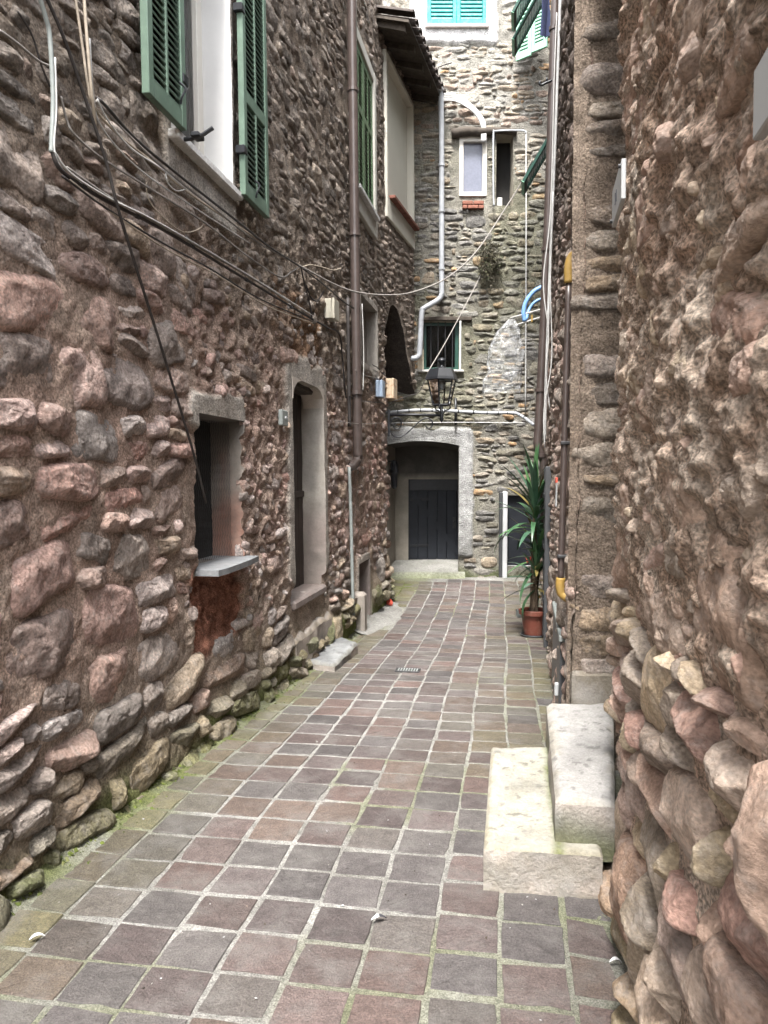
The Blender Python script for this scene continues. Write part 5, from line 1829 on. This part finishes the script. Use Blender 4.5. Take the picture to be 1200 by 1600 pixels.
for ck, (px_, py_) in enumerate(((130, 291), (215, 338), (300, 384), (385, 437), (455, 480))):
    c_ = lw(px_, py_, .07)
    tag(MB().tube([c_ + LW.u * -.012, c_ + LW.u * .012], .0125, 8).obj('cable_clip', M_STEEL), 'small metal clip on the thick black cable, ' + ('nearest the grey conduit', 'second from the grey conduit', 'middle one of five', 'second from the ivory box', 'nearest the ivory box')[ck], 'clip', 'clips along the thick black cable')
def wallbox(fr, px, py, w, h, d, m, label, parts=True):
    u, v = fr.hit(px, py, .03)
    root = thing('junction_box', fr(u, v, .03), label, 'junction box')
    g = MB(); g.box(fr, u - w / 2, u + w / 2, v - h / 2, v + h / 2, .02, .02 + d * .75, .006); g.obj('case', m, root)
    g = MB(); g.box(fr, u - w / 2 - .004, u + w / 2 + .004, v - h / 2 - .004, v + h / 2 + .004, .02 + d * .755, .02 + d, .006); g.obj('lid', m, root)
    return root


wallbox(LW, 512, 485, .19, .185, .10, M_WHITEBOX, 'ivory junction box on the left wall above the door')
wallbox(LW, 590, 608, .17, .21, .09, M_BLUEBOX, 'pale blue box beside the rust-stained one')
wallbox(LB, 607, 608, .20, .27, .11, M_RUSTBOX, 'cream box stained with rust at the archway corner')
u, v = LW.hit(441, 653, .03)
root = thing('doorbell_plate', LW(u, v, .03), 'small grey doorbell plate beside the left door', 'doorbell')
g = MB(); g.box(LW, u - .075, u + .075, v - .06, v + .06, .02, .055, .006); g.obj('plate', M_PLATED, root)
g = MB(); g.tube([LW(u, v, .055), LW(u, v, .064)], .012, 10); g.obj('button', M_PLATE, root)

# --- yucca in a terracotta pot
pc = at(834, 985, 8.3)
gz = float(zg(8.3))
root = thing('potted_yucca', (pc[0], 8.3, gz), 'tall yucca in a terracotta coloured pot against the right wall', 'potted plant')
c0 = np.array([pc[0], 8.3, gz])
g = MB(); g.lathe(c0, [(.0, .002), (.135, .002), (.15, .03), (.145, .032), (.125, .012), (.0, .012)], 24); g.obj('saucer', M_METALD, root, smooth=True)
g = MB(); g.lathe(c0, [(.0, .014), (.098, .014), (.105, .03), (.138, .235), (.142, .24), (.162, .245), (.165, .29), (.158, .296), (.148, .29), (.142, .25), (.0, .25)], 28); g.obj('pot', M_TERRA, root, smooth=False)
g = MB(); g.lathe(c0, [(.0, .262), (.07, .27), (.143, .258)], 16); g.obj('soil', M_SOIL, root, smooth=True)
rl = random.Random(4)
tops = [np.array([pc[0] + .00, 8.28, gz + 1.42]), np.array([pc[0] + .05, 8.32, gz + .95]), np.array([pc[0] - .01, 8.22, gz + .72])]
for t_, r_ in zip(tops, (.026, .024, .016)):
    g = MB(); b_ = c0 + np.array([rl.uniform(-.04, .04), rl.uniform(-.04, .04), .25])
    g.tube(spline([b_, b_ * .5 + t_ * .5 + np.array([rl.uniform(-.03, .03), rl.uniform(-.03, .03), 0]), t_], 6), np.linspace(r_ * 1.3, r_ * .8, 13), 8); g.obj('stem', M_BARK, root, smooth=True)


def leaf(base, az, el, ln, wd, droop, col):
    n = 9
    P, d = [np.array(base, float)], el
    for i in range(n):
        d2 = d - droop * (i / n) ** 1.3
        st_ = ln / n
        P.append(P[-1] + st_ * np.array([math.cos(az) * math.cos(d2), math.sin(az) * math.cos(d2), math.sin(d2)]))
    P = np.array(P)
    side = np.array([-math.sin(az), math.cos(az), 0])
    t = np.linspace(0, 1, n + 1)
    w = wd * np.interp(t, [0, .15, .45, .8, 1], [.55, .8, 1, .62, .02])
    T = np.gradient(P, axis=0); T /= np.linalg.norm(T, axis=1)[:, None]
    up = np.cross(side, T); up /= np.linalg.norm(up, axis=1)[:, None]
    G = np.stack([P - side * w[:, None] / 2 - up * w[:, None] * .16, P, P + side * w[:, None] / 2 - up * w[:, None] * .16], 1)
    g = MB(); g.grid(G, col)
    return g.obj('leaf', M_LEAF, root, smooth=True)


LC = 2 * [(.035, .085, .038), (.05, .12, .045), (.07, .16, .06), (.045, .10, .06), (.09, .16, .115), (.03, .07, .032)] + [(.16, .13, .045)]
for k in range(46):
    t = k / 46
    az = k * 2.39996 + rl.uniform(-.3, .3)
    el = math.radians(88 - 95 * t + rl.uniform(-14, 14))
    bz = tops[0] + np.array([0, 0, .10 - .42 * t])
    leaf(bz, az, el, rl.uniform(.45, .66), rl.uniform(.052, .068), rl.uniform(.3, 1.7) * (0.25 + t), LC[rl.randrange(13)])
for (ti, n, sc) in ((1, 32, .95), (2, 20, .8)):
    for k in range(n):
        t = k / n
        leaf(tops[ti] + np.array([0, 0, .08 - .3 * t]), k * 2.39996 + ti, math.radians(80 - 110 * t + rl.uniform(-12, 12)), rl.uniform(.40, .56) * sc, rl.uniform(.045, .060), rl.uniform(.3, 1.4) * (.35 + t), LC[rl.randrange(13)])
g = MB(); fb = c0 + np.array([.045, -.05, .43])
for k in range(5):
    a = k * 1.256; g.add([fb + np.array([0, 0, -.01]), fb + np.array([.03 * math.cos(a - .4), .02 * math.sin(a - .4), .02]), fb + np.array([.045 * math.cos(a), .03 * math.sin(a), .03]), fb + np.array([.03 * math.cos(a + .4), .02 * math.sin(a + .4), .02])], [[0, 1, 2, 3]])
g.obj('yellow_flower', M_YELLOW, root)
g = MB(); fb = c0 + np.array([-.055, -.04, .83])
for k in range(5):
    a = k * 1.256; g.add([fb, fb + np.array([.035 * math.cos(a - .4), .02, .035 * math.sin(a - .4)]), fb + np.array([.055 * math.cos(a), .03, .055 * math.sin(a)]), fb + np.array([.035 * math.cos(a + .4), .02, .035 * math.sin(a + .4)])], [[0, 1, 2, 3]])
g.obj('red_flower', M_RED, root)
g = MB(); q = at(812, 958, 8.75); g.box(Frame((q[0], 8.75, q[2]), (1, 0, 0), (0, -1, 0)), -.04, .04, -.045, .045, -.05, .05, .008); tag(g.obj('grey_block', M_PLATED), 'small grey block on the paving behind the pot', 'block')

# --- plastic sheet hanging from a drying rack
root = thing('drying_rack', at(845, 500, 10.9), 'blue and white plastic drying rack jutting from the right wall', 'drying rack')
K = lambda px, py, y=10.9: at(px, py, y)
g = MB(); g.tube(spline([K(850, 447), K(835, 455), K(823, 470), K(818, 488), K(820, 502)], 6), .032, 8); g.obj('arm', M_BLUE, root, smooth=True)
g = MB(); g.tube(spline([K(848, 466, 11.2), K(836, 472, 11.2), K(827, 483, 11.2), K(822, 500, 11.1)], 6), .022, 8); g.obj('arm', M_BLUE, root, smooth=True)
for (a, b) in (((798, 497), (850, 482)), ((806, 508), (850, 494))):
    g = MB(); g.tube([K(*a), K(*b)], .012, 6); g.obj('rod', M_CABLEW, root, smooth=True)
g = MB(); g.box(Frame(K(831, 497), (1, 0, 0), (0, -1, 0)), -.01, .01, -.06, .04, -.02, .02, .004); g.obj('clothes_peg', M_YELLOW, root)
ztop, zbot = K(795, 500)[2], K(795, 614)[2]
t = np.linspace(0, 1, 46); an = np.linspace(0, 2 * math.pi, 49)
T, A_ = np.meshgrid(t, an, indexing='ij')
wL = np.interp(t, [0, .08, .16, .35, .6, .85, 1], [.05, .13, .22, .30, .33, .36, .36])
cxb = np.interp(t, [0, .1, .4, 1], [K(803, 0)[0], K(800, 0)[0], K(794, 0)[0], K(788, 0)[0]])
dp = np.interp(t, [0, .1, .5, 1], [.03, .08, .12, .03])
fold = 1 + .34 * fbm(np.stack([np.cos(A_) * 2.2, np.sin(A_) * 2.2, T * 4.5], -1), 4) * np.minimum(1, T * 6) + .10 * np.sin(A_ * 7 + 2 * T) * (1 - T) ** 2
G = np.stack([cxb[:, None] + wL[:, None] * .75 * np.cos(A_) * fold, 10.85 + dp[:, None] * np.sin(A_) * fold + .03 * fbm(np.stack([np.cos(A_) * 3, np.sin(A_) * 3, T * 9], -1), 3), ztop + (zbot - ztop) * T], -1)
G[:, -1] = G[:, 0]
g = MB(); g.grid(G); tag(g.obj('plastic_sheet', M_BAG, smooth=True), 'clear plastic sack hung up beside the brown downpipe', 'plastic bag')

# --- dry weeds on the far wall
wd = thing('wall_weed', at(762, 378, 12.3), 'dark dry weeds hanging from the far wall', 'plant')
rw = random.Random(8)
for k in range(90):
    b_ = at(rw.uniform(750, 776), rw.uniform(375, 420), 12.32)
    L_ = rw.uniform(.12, .40)
    P = [b_, b_ + np.array([rw.uniform(-.06, .06), -rw.uniform(.06, .12), -.12 * L_]), b_ + np.array([rw.uniform(-.1, .1), -rw.uniform(.08, .16), -.6 * L_]), b_ + np.array([rw.uniform(-.13, .13), -rw.uniform(.05, .14), -L_])]
    P = spline(P, 3)
    g = MB(); g.tube(P, np.linspace(.005, .002, len(P)), 3, (.05, .045, .03))
    for q in range(7):
        p_ = P[rw.randrange(2, len(P))] ; d_ = np.array([rw.uniform(-.035, .035), rw.uniform(-.03, .02), rw.uniform(-.03, .02)])
        e_ = np.array([rw.uniform(-.012, .012), rw.uniform(-.012, .012), rw.uniform(-.012, .012)])
        g.add([p_, p_ + d_ + e_, p_ + d_ * 1.5, p_ + d_ - e_], [[0, 1, 2, 3]], rw.choice([(.06, .055, .03), (.05, .06, .03), (.09, .08, .06)]))
    g.obj('sprig', M_WEED, wd)

# --- hanging things at the top right
g = MB()
cN = at(852, 20, 8.9)
T, A_ = np.meshgrid(np.linspace(0, 1, 14), np.linspace(-1, 1, 14), indexing='ij')
g.grid(np.stack([cN[0] + A_ * .055 + .02 * np.sin(A_ * 5 + T * 2), 8.9 + .04 * np.sin(A_ * 4 + T), cN[2] + .18 - .45 * T], -1)); tag(g.obj('navy_cloth', M_NAVY, smooth=True), 'small navy cloth hanging by the brown downpipe at the top', 'cloth')
root = thing('hook_bracket', at(858, 128, 8.35), 'black hooked iron bracket on the brown downpipe', 'bracket')
g = MB(); H_ = lambda px, py: at(px, py, 8.33)
g.tube(spline([H_(862, 126), H_(852, 130), H_(846, 133), H_(843, 130), H_(845, 127)], 5), .014, 6); g.obj('hook', M_BLACK, root, smooth=True)
g = MB(); g.tube([H_(855, 128), H_(854, 121)], .010, 6); g.obj('prong', M_BLACK, root, smooth=True)

# --- lamp inside the far niche
root = thing('niche_lamp', at(612, 720, 12.6), 'dark wall lamp inside the arched far doorway', 'lamp')
q = at(613, 740, 12.55)
g = MB(); g.lathe((q[0] + .03, 12.55, q[2]), [(.03, .22), (.06, .16), (.07, .02), (.055, 0), (.05, -.22), (.02, -.25)], 8); g.obj('lamp_body', M_BLACK, root)
g = MB(); g.tube([(q[0] - .12, 12.55, q[2] + .2), (q[0] + .03, 12.55, q[2] + .2)], .012, 6); g.obj('arm', M_BLACK, root)

# --- drain grate between pavers
dg = at(637, 1043, 6.5)
root = thing('drain_grate', (dg[0], 6.5, float(zg(6.5)) + .012), 'small slotted iron drain grate among the pavers', 'grate')
GR = Frame((dg[0], 6.5, float(zg(6.5))), (1, -.16, 0), (0, 0, 1)); GR.v = np.array([.16, 1, 0]) / math.hypot(.16, 1)
g = MB()
g.box(GR, -.105, -.095, -.055, .055, .0, .016, .002); g.box(GR, .095, .105, -.055, .055, .0, .016, .002)
g.box(GR, -.095, .095, -.055, -.045, .0, .016, .002); g.box(GR, -.095, .095, .045, .055, .0, .016, .002)
g.obj('rim', M_STEEL, root)
for k in range(8):
    a = -.083 + k * .0225
    g = MB(); g.box(GR, a, a + .010, -.045, .045, .002, .015, .001); g.obj('bar', M_PLATED, root)
g = MB(); g.box(GR, -.1, .1, -.05, .05, .006, .0085, .0); g.obj('pit', M_DARK, root)

# --- feathers, scraps, a red cap
def feather(px, py, ln, ang, cols_, label):
    d = ray(px, py); k = (EYE[2] - .012) / -d[2]; p0 = EYE + d * k
    p0[2] = float(zg(p0[1])) + .010
    n = 10
    t = np.linspace(0, 1, n)
    w = ln * .16 * np.sin(np.clip(t * 1.05, 0, 1) * math.pi) ** .7 + .001
    ca, sa = math.cos(ang), math.sin(ang)
    G = []
    C = []
    for i in range(n):
        c = p0 + np.array([ca * ln * t[i], sa * ln * t[i], .012 * math.sin(t[i] * math.pi) + .002])
        s = np.array([-sa, ca, 0]) * w[i]
        G.append([c - s + np.array([0, 0, .004]), c, c + s + np.array([0, 0, .004])])
        C.append([cols_[0] if t[i] < .55 else cols_[1]] * 3)
    g = MB(); g.grid(np.array(G), np.array(C))
    tag(g.obj('feather', M_FEATHER, smooth=True), label, 'feather')


feather(580, 1436, .055, .25, ((.45, .445, .43), (.03, .03, .035)), 'black and white feather lying on the middle pavers')
feather(952, 1503, .04, .0, ((.45, .45, .45), (.36, .36, .36)), 'white feather by the base of the right wall')
feather(45, 1468, .05, .5, ((.42, .43, .45), (.45, .45, .45)), 'white feather near the mossy base of the left wall')
g = MB(); q = at(606, 950, 10.35); q[2] = float(zg(10.35)) + .03
g.lathe(q + np.array([.02, 0, 0]), [(.0, -.01), (.045, 0), (.05, .04), (.03, .08), (.0, .1)], 9); tag(g.obj('red_cap', M_RED, smooth=True), 'small red plastic cap at the foot of the archway corner', 'cap')
rs_ = random.Random(31)
crumbs = MB()
for k in range(260):
    y = rs_.uniform(2.1, 7.5) if k % 3 else rs_.uniform(2.1, 4)
    x = rs_.uniform(float(xl(y)) + .15, float(xr(y)) - .05)
    s = rs_.uniform(.0015, .0055)
    zc = float(zg(y)) + .004
    P = [np.array([x, y, zc]) + np.array([rs_.uniform(-1, 1), rs_.uniform(-1, 1), rs_.uniform(0, 1)]) * s for _ in range(6)]
    crumbs.hull(np.array(P), rs_.choice([(.25, .24, .22), (.03, .025, .02), (.15, .12, .1), (.05, .04, .03), (.3, .3, .3)]))
tag(crumbs.obj('grit', M_FEATHER), 'scattered grit and tiny chips on the pavers', 'grit', kind='stuff')

mo = MB()
rm_ = random.Random(12)
for k in range(1100):
    y = rm_.uniform(2.3, 8.3)
    off = abs(rm_.gauss(.0, .03)) if k % 6 else rm_.uniform(0, .14)
    x = float(xl(y)) + .045 + off
    if float(nz(np.array(x), np.array(y), 2.5, 3, 55)) < -.05:
        continue
    d_ = off + .045
    zc = float(zg(y)) + .06 * math.exp(-(d_ / .06) ** 2) - .004
    r_ = rm_.uniform(.005, .016)
    an = [rm_.uniform(0, 6.28) for _ in range(5)]
    P = [np.array([x + r_ * math.cos(a), y + r_ * math.sin(a), zc]) for a in an] + [np.array([x + rm_.uniform(-.4, .4) * r_, y + rm_.uniform(-.4, .4) * r_, zc + r_ * rm_.uniform(.4, .9)]) for _ in range(3)]
    mo.hull(np.array(P), rm_.choice([(.06, .08, .015), (.08, .10, .02), (.05, .06, .018), (.10, .105, .04)]))
tag(mo.obj('moss', M_WEED), 'green moss along the foot of the left wall', 'moss', kind='stuff')
